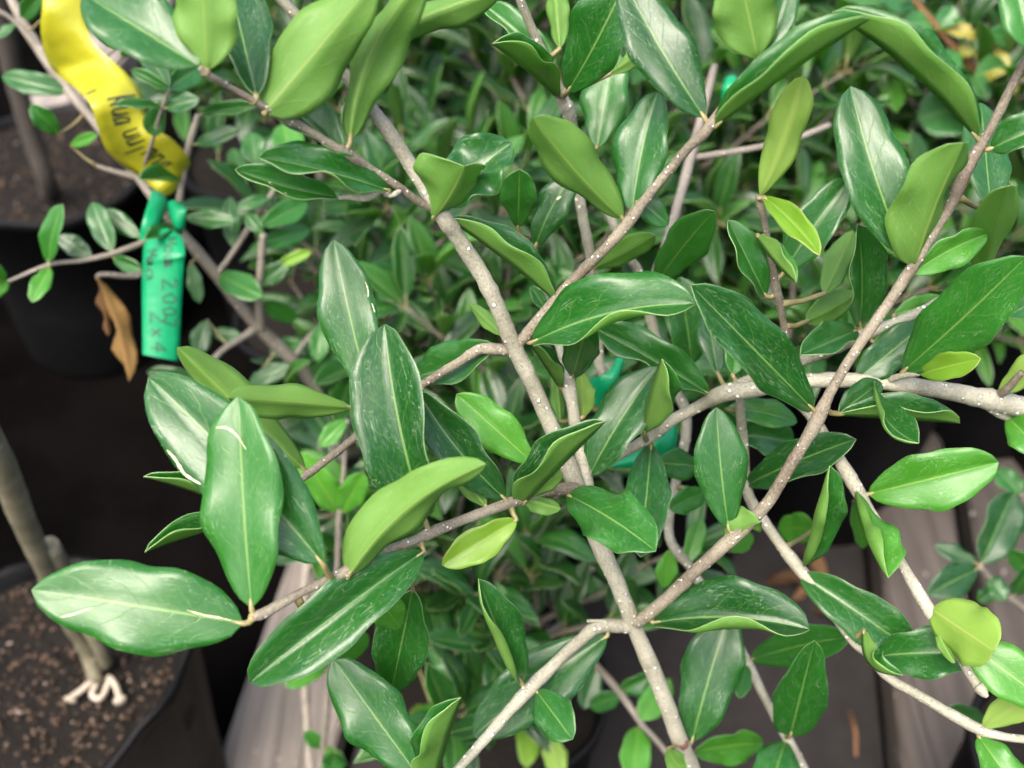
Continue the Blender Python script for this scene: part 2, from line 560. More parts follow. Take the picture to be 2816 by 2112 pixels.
branch('A', 'twig', [('B', 440, 1160, .415, 36), ('B', 385, 1190, .413, 34), ('B', 330, 1165, .412, 30), ('B', 240, 1205, .412, 44), ('B', 120, 1200, .41, 34), ('A', 2060, 1205, .408, 24)])
# ---- shrub 'B': neighbour on the right ----
branch('B', 'stem', [('F', 2700, 980, .53, 150), ('F', 2400, 985, .515, 140), ('F', 2200, 970, .505, 136), ('F', 2060, 940, .50, 140), ('F', 1900, 905, .495, 124), ('F', 1650, 860, .49, 110), ('F', 1400, 830, .487, 100),
                     ('F', 1150, 810, .487, 98), ('F', 900, 810, .49, 94), ('F', 740, 830, .495, 98), ('F', 560, 865, .50, 108), ('F', 400, 885, .505, 116), ('F', 250, 960, .515, 78), ('F', 60, 1060, .52, 76), ('E', 1990, 1140, .525, 76),
                     ('E', 1800, 1250, .53, 66), ('E', 1650, 1340, .535, 58)], base=[(0.50, 0.42, 0.30, 0.009), (0.44, 0.41, 0.55, 0.009), (0.36, 0.385, 0.76, 0.0095)])
branch('B', 'branch', [('F', 420, 870, .506, 60), ('F', 560, 800, .51, 74), ('F', 880, 685, .515, 72), ('F', 1080, 610, .512, 74), ('F', 1190, 550, .51, 84), ('F', 1400, 470, .505, 66), ('F', 1600, 380, .50, 60), ('F', 1780, 280, .495, 52), ('F', 1950, 180, .49, 40)])
branch('B', 'branch', [('F', 750, 860, .496, 60), ('F', 810, 910, .502, 76), ('F', 920, 1030, .507, 72), ('F', 1050, 1230, .505, 76), ('F', 1170, 1430, .502, 96), ('F', 1270, 1590, .502, 60), ('I', 1380, 250, .50, 60), ('I', 1480, 440, .495, 66), ('I', 1600, 640, .49, 84),
                       ('I', 1680, 780, .487, 62), ('I', 1810, 970, .48, 56), ('I', 1910, 1130, .475, 60), ('I', 1950, 1180, .473, 78), ('I', 1990, 1228, .471, 26)], 'bark')
branch('B', 'branch', [('F', 480, 890, .51, 50), ('F', 500, 1150, .535, 66), ('F', 530, 1480, .545, 70), ('I', 620, 140, .545, 70), ('I', 730, 300, .54, 70), ('I', 850, 450, .535, 84), ('I', 1000, 640, .53, 68), ('I', 1170, 880, .523, 66), ('I', 1270, 970, .52, 60), ('I', 1380, 1100, .517, 62),
                       ('I', 1640, 1255, .51, 62), ('I', 1920, 1415, .505, 74), ('I', 2100, 1470, .50, 54), ('I', 2400, 1500, .49, 48)])
branch('B', 'twig', [('F', 770, 820, .495, 40), ('F', 760, 560, .485, 52), ('F', 735, 390, .475, 50), ('F', 700, 230, .465, 66), ('F', 670, 60, .455, 46), ('C', 640, 1380, .445, 44), ('C', 605, 1230, .438, 56), ('C', 600, 1195, .435, 36)], 'bark_r')
branch('B', 'twig', [('F', 1370, 815, .487, 40), ('F', 1460, 785, .478, 44), ('F', 1560, 768, .468, 40), ('F', 1575, 766, .466, 24)])
branch('B', 'twig', [('F', 2040, 900, .50, 60), ('F', 2100, 870, .49, 60), ('F', 2200, 760, .48, 44)], 'bark_r')
branch('B', 'twig', [('F', 1980, 950, .50, 60), ('F', 2060, 1010, .505, 60), ('F', 2150, 1050, .51, 44), ('F', 2330, 1110, .515, 36)])
# ---- shrub 'C': slim sapling behind ----
branch('C', 'stem', [('I', 960, 1850, .66, 56), ('I', 870, 1660, .65, 58), ('I', 770, 1470, .64, 64), ('I', 640, 1240, .635, 54), ('I', 510, 980, .63, 66), ('I', 330, 680, .625, 58), ('I', 190, 450, .62, 62), ('I', 50, 200, .615, 62),
                     ('F', 160, 1090, .61, 66), ('F', 80, 840, .60, 60), ('E', 2000, 560, .59, 66), ('E', 1900, 170, .575, 62), ('B', 1830, 1560, .565, 60), ('B', 1720, 1320, .555, 58), ('B', 1660, 1200, .55, 50)],
       base=[(0.26, 0.22, 0.30, 0.0068), (0.245, 0.25, 0.45, 0.0066)])
branch('C', 'branch', [('F', 100, 900, .605, 50), ('E', 1800, 900, .60, 60), ('E', 1665, 740, .59, 70), ('E', 1650, 560, .585, 56), ('E', 1610, 120, .565, 60), ('B', 1560, 1350, .55, 66), ('B', 1530, 1160, .54, 70), ('B', 1510, 900, .53, 60), ('B', 1470, 690, .515, 90), ('B', 1430, 600, .51, 84),
                       ('B', 1360, 430, .50, 64), ('B', 1270, 230, .49, 60), ('B', 1190, 40, .48, 58), ('B', 1120, -140, .47, 50)])
branch('C', 'twig', [('C', -50, 1700, .575, 50), ('C', 30, 1500, .60, 60), ('C', 110, 1230, .63, 62), ('C', 200, 900, .66, 64), ('C', 330, 400, .70, 50)], 'bark_g')
branch('C', 'twig', [('C', 200, 960, .66, 44), ('C', 520, 910, .67, 42), ('C', 800, 850, .68, 40), ('C', 1030, 760, .69, 34)], 'bark_g')
# ---- shrub 'L': sapling on the left with the tapes ----
branch('L', 'stem', [('D', 2180, 1230, .92, 90), ('D', 1900, 830, .86, 88), ('D', 1780, 690, .84, 84), ('D', 1560, 470, .81, 84), ('D', 1310, 160, .78, 80), ('A', 1100, 1410, .76, 64), ('A', 980, 1270, .75, 60), ('A', 850, 1090, .745, 60),
                     ('A', 590, 760, .75, 62), ('A', 380, 500, .76, 62), ('A', 250, 320, .765, 66), ('A', 130, 120, .77, 66), ('A', 20, -120, .775, 60)], 'bark_g', base=[(-0.02, 0.86, 0.30, 0.0085), (-0.06, 0.85, 0.42, 0.008)])
branch('L', 'twig', [('A', 1090, 1390, .76, 36), ('A', 1090, 1220, .745, 46), ('A', 1140, 930, .73, 44), ('A', 1205, 700, .72, 40)], 'bark_g')
branch('L', 'twig', [('A', 840, 1080, .745, 44), ('A', 720, 1050, .74, 36), ('A', 590, 1010, .735, 28)], 'bark_g')
branch('L', 'twig', [('A', 850, 1090, .745, 24), ('A', 920, 880, .70, 26), ('A', 990, 650, .67, 24), ('A', 1030, 540, .66, 20)], 'bark_g')
branch('L', 'twig', [('A', 1050, 1390, .755, 40), ('A', 870, 1475, .735, 42), ('A', 690, 1540, .72, 38), ('A', 500, 1585, .71, 32), ('A', 300, 1610, .70, 28), ('A', 40, 1715, .69, 24), ('A', -150, 1760, .68, 20)], 'bark_g')
branch('L', 'twig', [('D', 1310, 180, .78, 36), ('A', 1400, 1560, .775, 36), ('A', 1510, 1390, .77, 40), ('A', 1650, 1180, .76, 30), ('A', 1700, 1080, .755, 24)], 'bark_g')
branch('L', 'branch', [('D', 1590, 500, .81, 50), ('D', 1575, 340, .79, 50), ('D', 1585, 120, .77, 48), ('A', 1600, 1420, .755, 44)], 'bark_g')
branch('L', 'twig', [('D', 1780, 680, .84, 32), ('D', 1860, 570, .84, 32), ('D', 1970, 450, .84, 28)], 'bark_g')
branch('L', 'twig', [('D', 1560, 490, .81, 60), ('D', 1480, 545, .80, 44), ('D', 1350, 630, .79, 40), ('D', 1200, 790, .78, 36)], 'bark_g')
branch('L', 'twig', [('D', 1120, 30, .765, 40), ('D', 860, 165, .76, 38), ('D', 630, 165, .75, 34), ('D', 590, 185, .75, 24)], 'bark_g')
branch('L', 'twig', [('A', 250, 320, .765, 40), ('A', 100, 140, .76, 34), ('A', 0, 70, .755, 30), ('A', -120, 10, .75, 26)], 'bark_g')
# ---- shrub 'V': low sapling behind the board ----
branch('V', 'stem', [('H', 1080, 1100, 1.12, 110), ('H', 1180, 860, 1.08, 108), ('H', 1240, 680, 1.05, 106), ('H', 1310, 450, 1.01, 104), ('H', 1400, 210, .97, 90), ('H', 1500, 40, .94, 70), ('E', 1560, 1300, .90, 50)], 'bark_g', base=[(-0.10, 0.69, 0.30, 0.0095)])
branch('V', 'twig', [('H', 1240, 690, 1.05, 50), ('H', 1000, 810, .98, 50), ('H', 880, 850, .95, 48), ('H', 600, 940, .92, 44), ('H', 380, 1000, .90, 36)], 'bark_g')
branch('V', 'twig', [('H', 1300, 560, 1.03, 50), ('H', 1330, 620, 1.0, 50), ('H', 1425, 760, .96, 46), ('H', 1290, 870, .94, 40), ('H', 1100, 1000, .93, 30)], 'bark_g')
branch('V', 'twig', [('H', 1280, 470, 1.01, 50), ('H', 1210, 410, .98, 44), ('H', 1150, 300, .95, 40), ('H', 1100, 120, .92, 34)], 'bark_g')
branch('V', 'twig', [('H', 1350, 360, .99, 50), ('H', 1480, 520, .95, 40), ('H', 1620, 440, .93, 36)], 'bark_g')
branch('V', 'branch', [('G', 1900, 1850, 1.02, 40), ('G', 1965, 1540, .93, 42), ('G', 2010, 1000, .84, 44), ('G', 2050, 500, .78, 38), ('G', 2065, 110, .74, 44), ('D', 2090, 1380, .72, 30), ('D', 2110, 1050, .70, 36)], 'bark_g', base=[(-0.115, 0.68, 0.32, 0.005), (-0.19, 0.62, 0.36, 0.005)])
branch('V', 'twig', [('H', 1220, 720, 1.05, 44), ('H', 1500, 900, .90, 44), ('H', 1640, 1040, .84, 42), ('H', 1780, 1200, .80, 50), ('H', 1920, 1400, .78, 42), ('H', 2060, 1560, .77, 40), ('H', 2300, 1900, .76, 36)], 'bark_g')
# ---- shrub 'R': low sapling by the right-hand timber ----
branch('R', 'stem', [('I', 2500, 900, .86, 50), ('I', 2212, 690, .80, 48), ('I', 2060, 570, .77, 44), ('I', 1940, 430, .745, 46)], 'bark_g', base=[(0.78, 0.66, 0.30, 0.007), (0.66, 0.62, 0.42, 0.0068)])
branch('R', 'twig', [('I', 2400, 830, .84, 36), ('I', 2280, 500, .82, 32), ('I', 2240, 200, .80, 28), ('F', 2200, 1500, .78, 24)], 'bark_g')

branch('O', 'stem', [('C', 2100, 900, 1.16, 60), ('C', 1980, 620, 1.08, 56), ('C', 1900, 430, 1.03, 52), ('C', 1800, 300, 1.01, 48), ('C', 1690, 180, 1.0, 42), ('C', 1540, 0, .98, 36), ('C', 1420, -150, .96, 28)], 'bark_o', base=[(0.66, 1.08, 0.30, 0.009), (0.62, 1.07, 0.42, 0.0088)])
branch('O', 'twig', [('C', 1980, 620, 1.08, 36), ('C', 2080, 480, 1.05, 30), ('C', 2150, 260, 1.02, 26), ('C', 2180, 60, 1.0, 22)], 'bark_o')
# ------------------------------------------------------------------ digitised leaves
# (tile, base x,y, tip x,y, left width, right width, bend, depth, kind, options)
LV = {}
LV['near'] = [
    ('A', 1210, 400, 520, -30, 115, 215, 0, .352, 'd', dict(sheen=1)), ('A', 1262, 425, 1225, -170, 195, 195, 0, .342, 'u', {}),
    ('A', 1605, 690, 2290, -130, 240, 195, 0, .365, 'u', dict(pk=.36, wave=.2)), ('A', 1560, 590, 1390, -130, 120, 190, 0, .39, 'd', {}),
    ('A', 2090, 930, 1660, 570, 70, 165, 0, .405, 'd', {}), ('B', 140, 860, 600, -150, 150, 125, 110, .38, 'u', dict(wave=.2)),
    ('B', 300, 240, 1080, -70, 120, 95, 20, .40, 'u', {}), ('A', 2050, 1200, 1430, 1030, 60, 105, 20, .40, 'm', dict(scars=[([(.25, .62), (.35, .66), (.5, .64)], .02), ([(.05, .5), (.1, .52)], .03)])),
    ('B', 375, 1160, -420, 958, 55, 140, -20, .398, 'm', dict(wave=.3)), ('A', 2130, 1000, 1950, 690, 80, 70, 0, .43, 'u', {}),
    ('B', 645, 1325, 832, 1010, 265, 75, -15, .415, 'u', dict(pk=.6, wave=.14)), ('B', 725, 1260, 1120, 870, 190, 165, 30, .435, 'd', dict(wave=.35)),
    ('B', 740, 1325, 1385, 1825, 165, -85, 10, .455, 'd', {}), ('B', 1160, 1385, 1170, 1030, 108, 108, 0, .50, 'm', dict(pk=.58)),
    ('B', 1268, 1495, 1512, 1045, 105, 100, 25, .485, 'd', dict(sheen=1, scars=[([(.52, .60), (.56, .64), (.60, .66)], .035)])), ('B', 1805, 1335, 1250, 715, 75, 190, 20, .405, 'u', {}),
    ('B', 1855, 1290, 2010, 558, 165, 85, 20, .42, 'd', dict(wave=.2, sheen=1)), ('B', 1800, 1130, 2075, 1368, 80, 80, 0, .445, 'm', {}),
    ('B', 1460, 560, 1860, -230, 195, 175, -20, .45, 'm', dict(wave=.12)), ('B', 1412, 600, 1005, 265, -65, 165, -10, .47, 'm', dict(wave=.2, pk=.6)),
    ('B', 1390, 410, 930, 10, 60, 95, 0, .51, 'm', {}), ('B', 1415, 295, 1380, -130, 55, 75, 0, .50, 'u', {}),
    ('B', 1640, 900, 1740, 300, 135, 115, 0, .53, 'm', dict(sheen=1)), ('B', 1720, 450, 1992, 245, 40, 55, 0, .50, 'u', {}),
    ('C', 268, 715, -230, -130, 165, 170, 15, .395, 'd', dict(sheen=1, wave=.1)), ('C', 590, 355, 480, -160, 205, 205, 0, .375, 'u', {}),
    ('C', 625, 340, 790, -170, 60, 85, -20, .385, 'd', dict(sheen=1)), ('C', 335, 765, 1270, 115, 165, -95, 10, .385, 'm', {}),
    ('C', 1930, 840, 1042, 75, -80, 165, -45, .405, 'm', {}), ('C', 608, 1190, 865, 465, 75, 115, -20, .41, 'y', dict(f=-1)),
    ('C', 632, 1200, 968, 1555, 62, 58, 20, .41, 'y', {}), ('C', 740, 1670, 1150, 1085, 135, 125, 10, .455, 'd', {}),
    ('C', 1490, 1560, 1157, 525, 185, 170, 25, .422, 'd', dict(wave=.16, sheen=1)), ('C', 1540, 1625, 1842, 868, 235, 120, 20, .405, 'u', dict(pk=.45, q=.55)),
    ('C', 640, 1800, 412, 1338, 75, 115, 0, .46, 'm', {}), ('C', 590, 1430, 828, 1715, 95, -50, -20, .43, 'b', {}),
    ('F', 1000, 280, 1170, -100, 80, 85, 0, .51, 'u', {}), ('F', 1212, 480, 1200, -140, 85, 150, -20, .475, 'd', {}),
    ('F', 1535, 160, 1990, -80, 85, 110, 20, .445, 'b', {}), ('F', 1960, 180, 2105, -370, 150, 70, 0, .425, 'u', {}),
    ('F', 1470, 760, 2230, 55, 200, 195, -10, .425, 'm', dict(wave=.13)), ('C', 2010, 905, 2430, 740, 135, 75, 10, .41, 'm', {}),
    ('C', 2130, -220, 2255, 300, 110, 130, 0, .385, 'm', dict(f=1)), ('C', 2010, 1275, 1950, 625, 95, 125, 0, .53, 'd', dict(sheen=1)),
    ('E', 592, 1648, 350, 468, 275, 200, 35, .422, 'd', dict(pk=.5)), ('E', 260, 900, 40, -45, 165, 170, 10, .45, 'd', dict(sheen=1, wave=.12, scars=[([(.92, .70), (.93, .64), (.90, .60)], .012), ([(.94, .56), (.96, .50)], .010)])),
    ('D', 2140, 975, 1390, 918, 88, 98, -10, .44, 'u', {}), ('E', 1082, 1530, 550, 875, 125, 150, 35, .442, 'd', {}),
    ('E', 1250, 1310, 785, 893, 120, 125, 0, .465, 'b', {}), ('E', 1190, 1560, 1692, 1058, 205, -135, 0, .435, 'd', dict(pk=.45)),
    ('E', 1150, 1540, 1430, 1370, 70, 60, 0, .455, 'u', {}), ('E', 1190, 1530, 1420, 1590, 40, 65, 0, .47, 'u', {}),
    ('E', 1460, 1505, 1998, 1850, 180, 125, 20, .445, 'm', dict(wave=.25)), ('E', 1972, 1200, 1905, 1885, 142, 142, 0, .49, 'd', {}),
    ('E', 1590, 1395, 2012, 728, 165, 85, 20, .48, 'd', dict(wave=.15, sheen=1)), ('E', 1930, 1130, 2036, 678, -85, 165, 20, .46, 'm', dict(pk=.6)),
    ('E', 1242, 580, 2240, 345, 235, 130, 65, .435, 'm', dict(wave=.28, rr=.9)), ('E', 1492, 790, 1600, 400, 112, 105, 0, .475, 'd', {}),
    ('E', 1420, 860, 1232, 580, -50, 95, 0, .49, 'd', {}), ('E', 2326, 895, 1590, 475, 70, 125, -10, .51, 'm', dict(wave=.3)),
    ('F', 195, 715, 120, 180, 70, 165, 0, .53, 'm', dict(sheen=1)), ('E', 1020, 595, 530, 790, 95, 140, 20, .50, 'm', {}),
    ('E', 1560, 1030, 1545, 765, 50, 75, 0, .53, 'y', dict(f=-1)), ('E', 1420, 1060, 1385, 720, 40, 45, 0, .53, 'b', dict(f=-1)),
    ('E', 1340, 390, 1238, 238, 40, 45, 0, .53, 'm', {}), ('E', 1060, 530, 870, 343, 36, 40, 0, .49, 'u', {}),
    ('E', 965, 1575, 690, 1240, 55, 60, 0, .46, 'u', {}),
    ('G', 1965, 420, 905, -718, 225, 205, -30, .378, 'd', dict(sheen=1, scars=[([(.03, .74), (.05, .69), (.02, .62), (.06, .55)], .016)])), ('G', 1530, 685, 1452, -600, 255, 225, 10, .365, 'm', dict(sheen=1, scars=[([(.10, .86), (.28, .855), (.45, .82), (.60, .75)], .014)])),
    ('D', 1860, 1360, 1078, 608, 115, 115, 0, .46, 'u', {}), ('D', 1560, 1640, 873, 1396, -55, 115, -20, .43, 'm', {}),
    ('G', 1650, 130, 882, 346, -55, 120, -25, .425, 'm', {}), ('G', 1480, 780, 193, 575, 262, 268, -5, .36, 'm', dict(sheen=1, pk=.48, scars=[([(.53, .03), (.535, .1), (.525, .18), (.55, .27)], .014), ([(.38, .70), (.28, .76), (.12, .84)], .012)])),
    ('G', 2580, 340, 1518, 1138, 175, 150, -15, .415, 'd', {}), ('H', 122, 500, 965, -192, 165, 105, 95, .385, 'u', dict(pk=.36, wave=.25)),
    ('H', 540, 1690, 38, 998, 195, 170, 0, .47, 'm', dict(sheen=1)), ('H', 640, 1780, 812, 1230, 205, -150, 0, .455, 'm', {}),
    ('H', 520, 570, 390, 1197, 160, 160, 0, .50, 'm', {}), ('H', 280, 590, 443, 803, 95, 90, 0, .47, 'b', {}),
    ('H', 1152, 150, 698, 425, 112, 100, 0, .455, 'y', {}), ('H', 1182, 1142, 920, 508, 95, 155, 10, .475, 'd', dict(rl=2.5)),
    ('H', 1705, 855, 888, 1468, 120, 150, -20, .522, 'd', dict(sheen=1)), ('H', 1272, 1190, 1492, 1485, 122, 122, 0, .49, 'm', dict(pk=.55)),
    ('I', -40, 775, 908, 818, 235, 85, 55, .50, 'd', dict(rr=1.2, wave=.2)), ('I', 192, 1500, 430, 690, 175, 150, 10, .55, 'd', dict(sheen=1)),
    ('I', 545, 1000, 1155, 860, 125, 95, 15, .57, 'm', {}), ('I', 790, 1465, 937, 884, 155, 155, 0, .53, 'm', dict(pk=.36)),
    ('I', 850, 480, 1570, 980, 150, 135, 10, .53, 'm', {}), ('I', 1310, 980, 1950, 965, 165, 90, 15, .505, 'm', {}),
    ('I', 1240, 820, 1476, 1095, 110, -40, -110, .50, 'm', {}), ('I', 1650, 690, 2030, 945, 195, 130, 0, .465, 'w', dict(pk=.5, q=.5)),
    ('I', 1790, 840, 2420, 1310, 125, 135, 0, .475, 'b', dict(sheen=1)), ('I', 1670, 780, 1792, 1022, 28, 28, -10, .48, 'u', {}),
    ('I', 1962, 1412, 2330, 1170, 75, 95, 0, .485, 'w', {}), ('I', 1935, 1465, 2220, 1860, 110, 95, 0, .495, 'b', {}),
    ('I', 762, 1490, 640, 1860, 115, 140, 0, .58, 'm', dict(sheen=1)), ('I', 50, 1540, 165, 1680, 60, 40, -20, .54, 'u', {}),
    ('I', 425, 300, 605, 165, 140, 40, 25, .49, 'u', dict(wave=.25)), ('I', 415, 205, 342, -535, 145, 155, 10, .46, 'd', dict(sheen=1)),
    ('F', 932, 990, 185, 230, 130, 195, 0, .425, 'd', {}), ('F', 525, 1445, 1190, 1168, 125, 105, 15, .51, 'd', dict(rr=.8)),
    ('F', 400, 985, 832, 1065, 85, 50, 20, .55, 'm', dict(sheen=1)), ('F', 430, 1150, 805, 1195, 130, 90, 20, .56, 'm', {}),
    ('F', 1265, 1500, 2058, 1308, 155, 185, 0, .49, 'b', dict(wave=.12)), ('I', 870, 430, 1030, -180, 75, 155, 0, .50, 'm', dict(rl=2.0)),
    ('I', 1185, -35, 1387, 502, 175, 60, -30, .47, 'b', dict(rr=2.4, pk=.66)), ('F', 1300, 800, 1572, 1192, 125, 60, -80, .44, 'm', dict(pk=.7, rr=2.6)),
    ('F', 1085, 1015, 1822, 1068, 155, -95, 0, .48, 'd', {}), ('F', 1085, 1010, 1340, 820, 85, 75, 0, .485, 'd', {}),
    ('F', 1572, 768, 1948, 678, 85, 65, 0, .445, 'y', {}), ('F', 1190, 810, 1610, 465, 90, 120, 0, .49, 'd', dict(sheen=1)),
    ('F', 1190, 505, 850, 655, 55, 125, 0, .485, 'm', {}), ('F', 890, 450, 1192, 285, 95, 75, 0, .52, 'u', {}),
    ('F', 1420, 410, 1735, 330, 80, 65, 0, .51, 'b', {}), ('F', 1300, 580, 1455, 508, 38, 36, 0, .50, 'u', {}),
    ('F', 2060, 890, 2360, 640, 55, 90, 0, .48, 'y', dict(f=-1)), ('F', 2115, 1030, 2340, 1270, 65, 105, 0, .50, 'b', {}),
    ('F', 2100, 420, 2360, 290, 75, 75, 0, .51, 'm', {}), ('F', 250, 1335, -20, 1310, 95, 85, 0, .55, 'm', dict(sheen=1)),
    ('F', 285, 1480, 50, 1590, 75, 70, 0, .57, 'm', {}), ('F', 350, 770, 280, 365, 80, 80, 0, .54, 'd', {}),
    ('F', 440, 775, 490, 475, 80, 85, 0, .52, 'm', {}), ('F', 650, 790, 490, 735, 50, 65, 0, .53, 'm', {}),
    ('E', 2000, 225, 2356, -220, 125, 120, 15, .52, 'm', {}), ('B', 1620, 1635, 1992, 1432, 55, 45, 0, .51, 'u', {}),
    ('H', 30, 990, 250, 850, 70, 80, 0, .60, 'b', {}), ('I', 200, 1560, 625, 1510, 90, 105, 10, .66, 'b', {}),
    ('I', 520, 1030, 480, 1235, 50, 55, 0, .62, 'm', {}), ('I', 945, 200, 718, 200, 40, 90, 0, .66, 'b', {}),
    ('I', 1175, 40, 1240, 320, 45, 45, 0, .62, 'b', {}), ('I', 420, 340, 560, 240, 55, 55, 0, .62, 'b', {}),
    ('I', 60, 330, 20, 560, 60, 60, 0, .63, 'b', {}), ('I', 160, 420, 250, 140, 60, 60, 0, .63, 'b', {}),
]
LV['left'] = [
    ('A', 240, 130, 352, 108, 28, 30, 0, .74, 'd', {}), ('A', 1095, 1100, 845, 1092, 15, 90, 0, .70, 'd', {}), ('A', 985, 655, 690, 645, 15, 50, 0, .66, 'd', {}),
    ('A', 1030, 545, 800, 425, 35, 40, 0, .66, 'm', {}), ('A', 1030, 540, 850, 230, 75, 75, 0, .68, 'd', {}), ('A', 1000, 650, 900, 810, 70, 60, 0, .69, 'd', {}),
    ('A', 1005, 655, 1215, 600, 60, 60, 0, .67, 'd', {}), ('A', 1020, 540, 1230, 400, 60, 80, 0, .69, 'm', {}), ('A', 1215, 695, 1570, 640, 40, 45, 0, .71, 'd', {}),
    ('A', 1185, 880, 1460, 785, 45, 50, 0, .72, 'd', dict(sheen=1)), ('A', 360, 815, 185, 635, 65, 60, 0, .73, 'm', {}), ('A', 430, 885, 595, 818, 32, 36, 0, .72, 'b', {}),
    ('A', 410, 560, 10, 465, 55, 50, 0, .75, 'd', dict(sheen=1)), ('A', 710, 292, 565, 160, 25, 28, 0, .74, 'm', {}), ('A', 740, 350, 830, 215, 30, 35, 0, .75, 'm', {}),
    ('A', 1560, 1010, 1530, 805, 75, 75, 0, .78, 'm', {}), ('A', 1800, 1015, 1720, 755, 90, 100, 0, .80, 'b', {}), ('A', 292, 1605, 382, 1240, 72, 62, 15, .69, 'm', {}),
    ('D', 300, 120, 195, 335, 55, 58, 0, .69, 'b', {}), ('D', 60, 205, -110, 310, 50, 45, 0, .68, 'b', {}), ('D', 30, 210, -40, 95, 34, 34, 0, .68, 'm', {}),
    ('A', 560, 1565, 355, 1435, 55, 62, 0, .71, 'd', dict(sheen=1)), ('A', 685, 1535, 560, 1230, 70, 72, 0, .73, 'd', {}), ('A', 850, 1445, 635, 1275, 50, 55, 0, .74, 'd', dict(sheen=1)),
    ('A', 690, 1570, 870, 1640, 30, 50, 0, .72, 'm', {}), ('A', 1095, 1380, 880, 1455, 15, 70, 10, .715, 'd', {}), ('A', 1125, 1320, 1440, 1345, 50, 50, 0, .76, 'm', dict(sheen=1)),
    ('A', 1420, 1510, 1395, 1195, 40, 40, 0, .78, 'd', dict(sheen=1)), ('A', 1650, 1200, 1440, 1262, 40, 40, 0, .76, 'm', {}), ('A', 1590, 1375, 1870, 1230, 70, 75, 0, .78, 'm', {}),
    ('A', 1570, 1490, 1885, 1395, 60, 62, 0, .79, 'm', {}), ('A', 1690, 1612, 1895, 1528, 34, 36, 0, .78, 'y', {}), ('D', 1330, 170, 1600, 305, 85, 75, 0, .77, 'm', {}),
    ('D', 1195, 800, 892, 758, 50, 52, 0, .78, 'd', {}), ('D', 1510, 835, 1765, 715, 50, 58, 0, .83, 'd', dict(sheen=1)), ('D', 1160, 90, 1215, 340, 42, 40, 0, .79, 'd', dict(sheen=1)),
    ('D', 1260, 440, 1195, 660, 62, 60, 0, .80, 'd', {}), ('D', 1600, 330, 1800, 440, 50, 60, 0, .82, 'm', {}), ('D', 1960, 455, 1930, 700, 60, 60, 0, .84, 'm', {}),
    ('D', 1480, 545, 1290, 520, 40, 45, 0, .80, 'd', dict(sheen=1)), ('D', 1850, 580, 1640, 640, 50, 60, 0, .85, 'm', {}), ('D', 1900, 830, 2060, 640, 60, 60, 0, .85, 'm', {}),
    ('D', 1580, 230, 1760, 90, 55, 60, 0, .78, 'd', {}), ('A', 1600, 1425, 1500, 1300, 45, 40, 0, .76, 'm', {}), ('A', 100, 140, -60, 250, 30, 40, 0, .76, 'd', dict(sheen=1)),
    ('A', 130, 120, 260, -60, 40, 60, 0, .76, 'm', {}), ('A', 380, 500, 300, 350, 30, 36, 0, .77, 'd', {}),
    ('D', 596, 190, 785, 815, 62, 55, 25, .76, 'x', dict(wave=.5)), ('D', 600, 195, 660, 540, 30, 34, 0, .76, 'x', dict(wave=.5)),
]
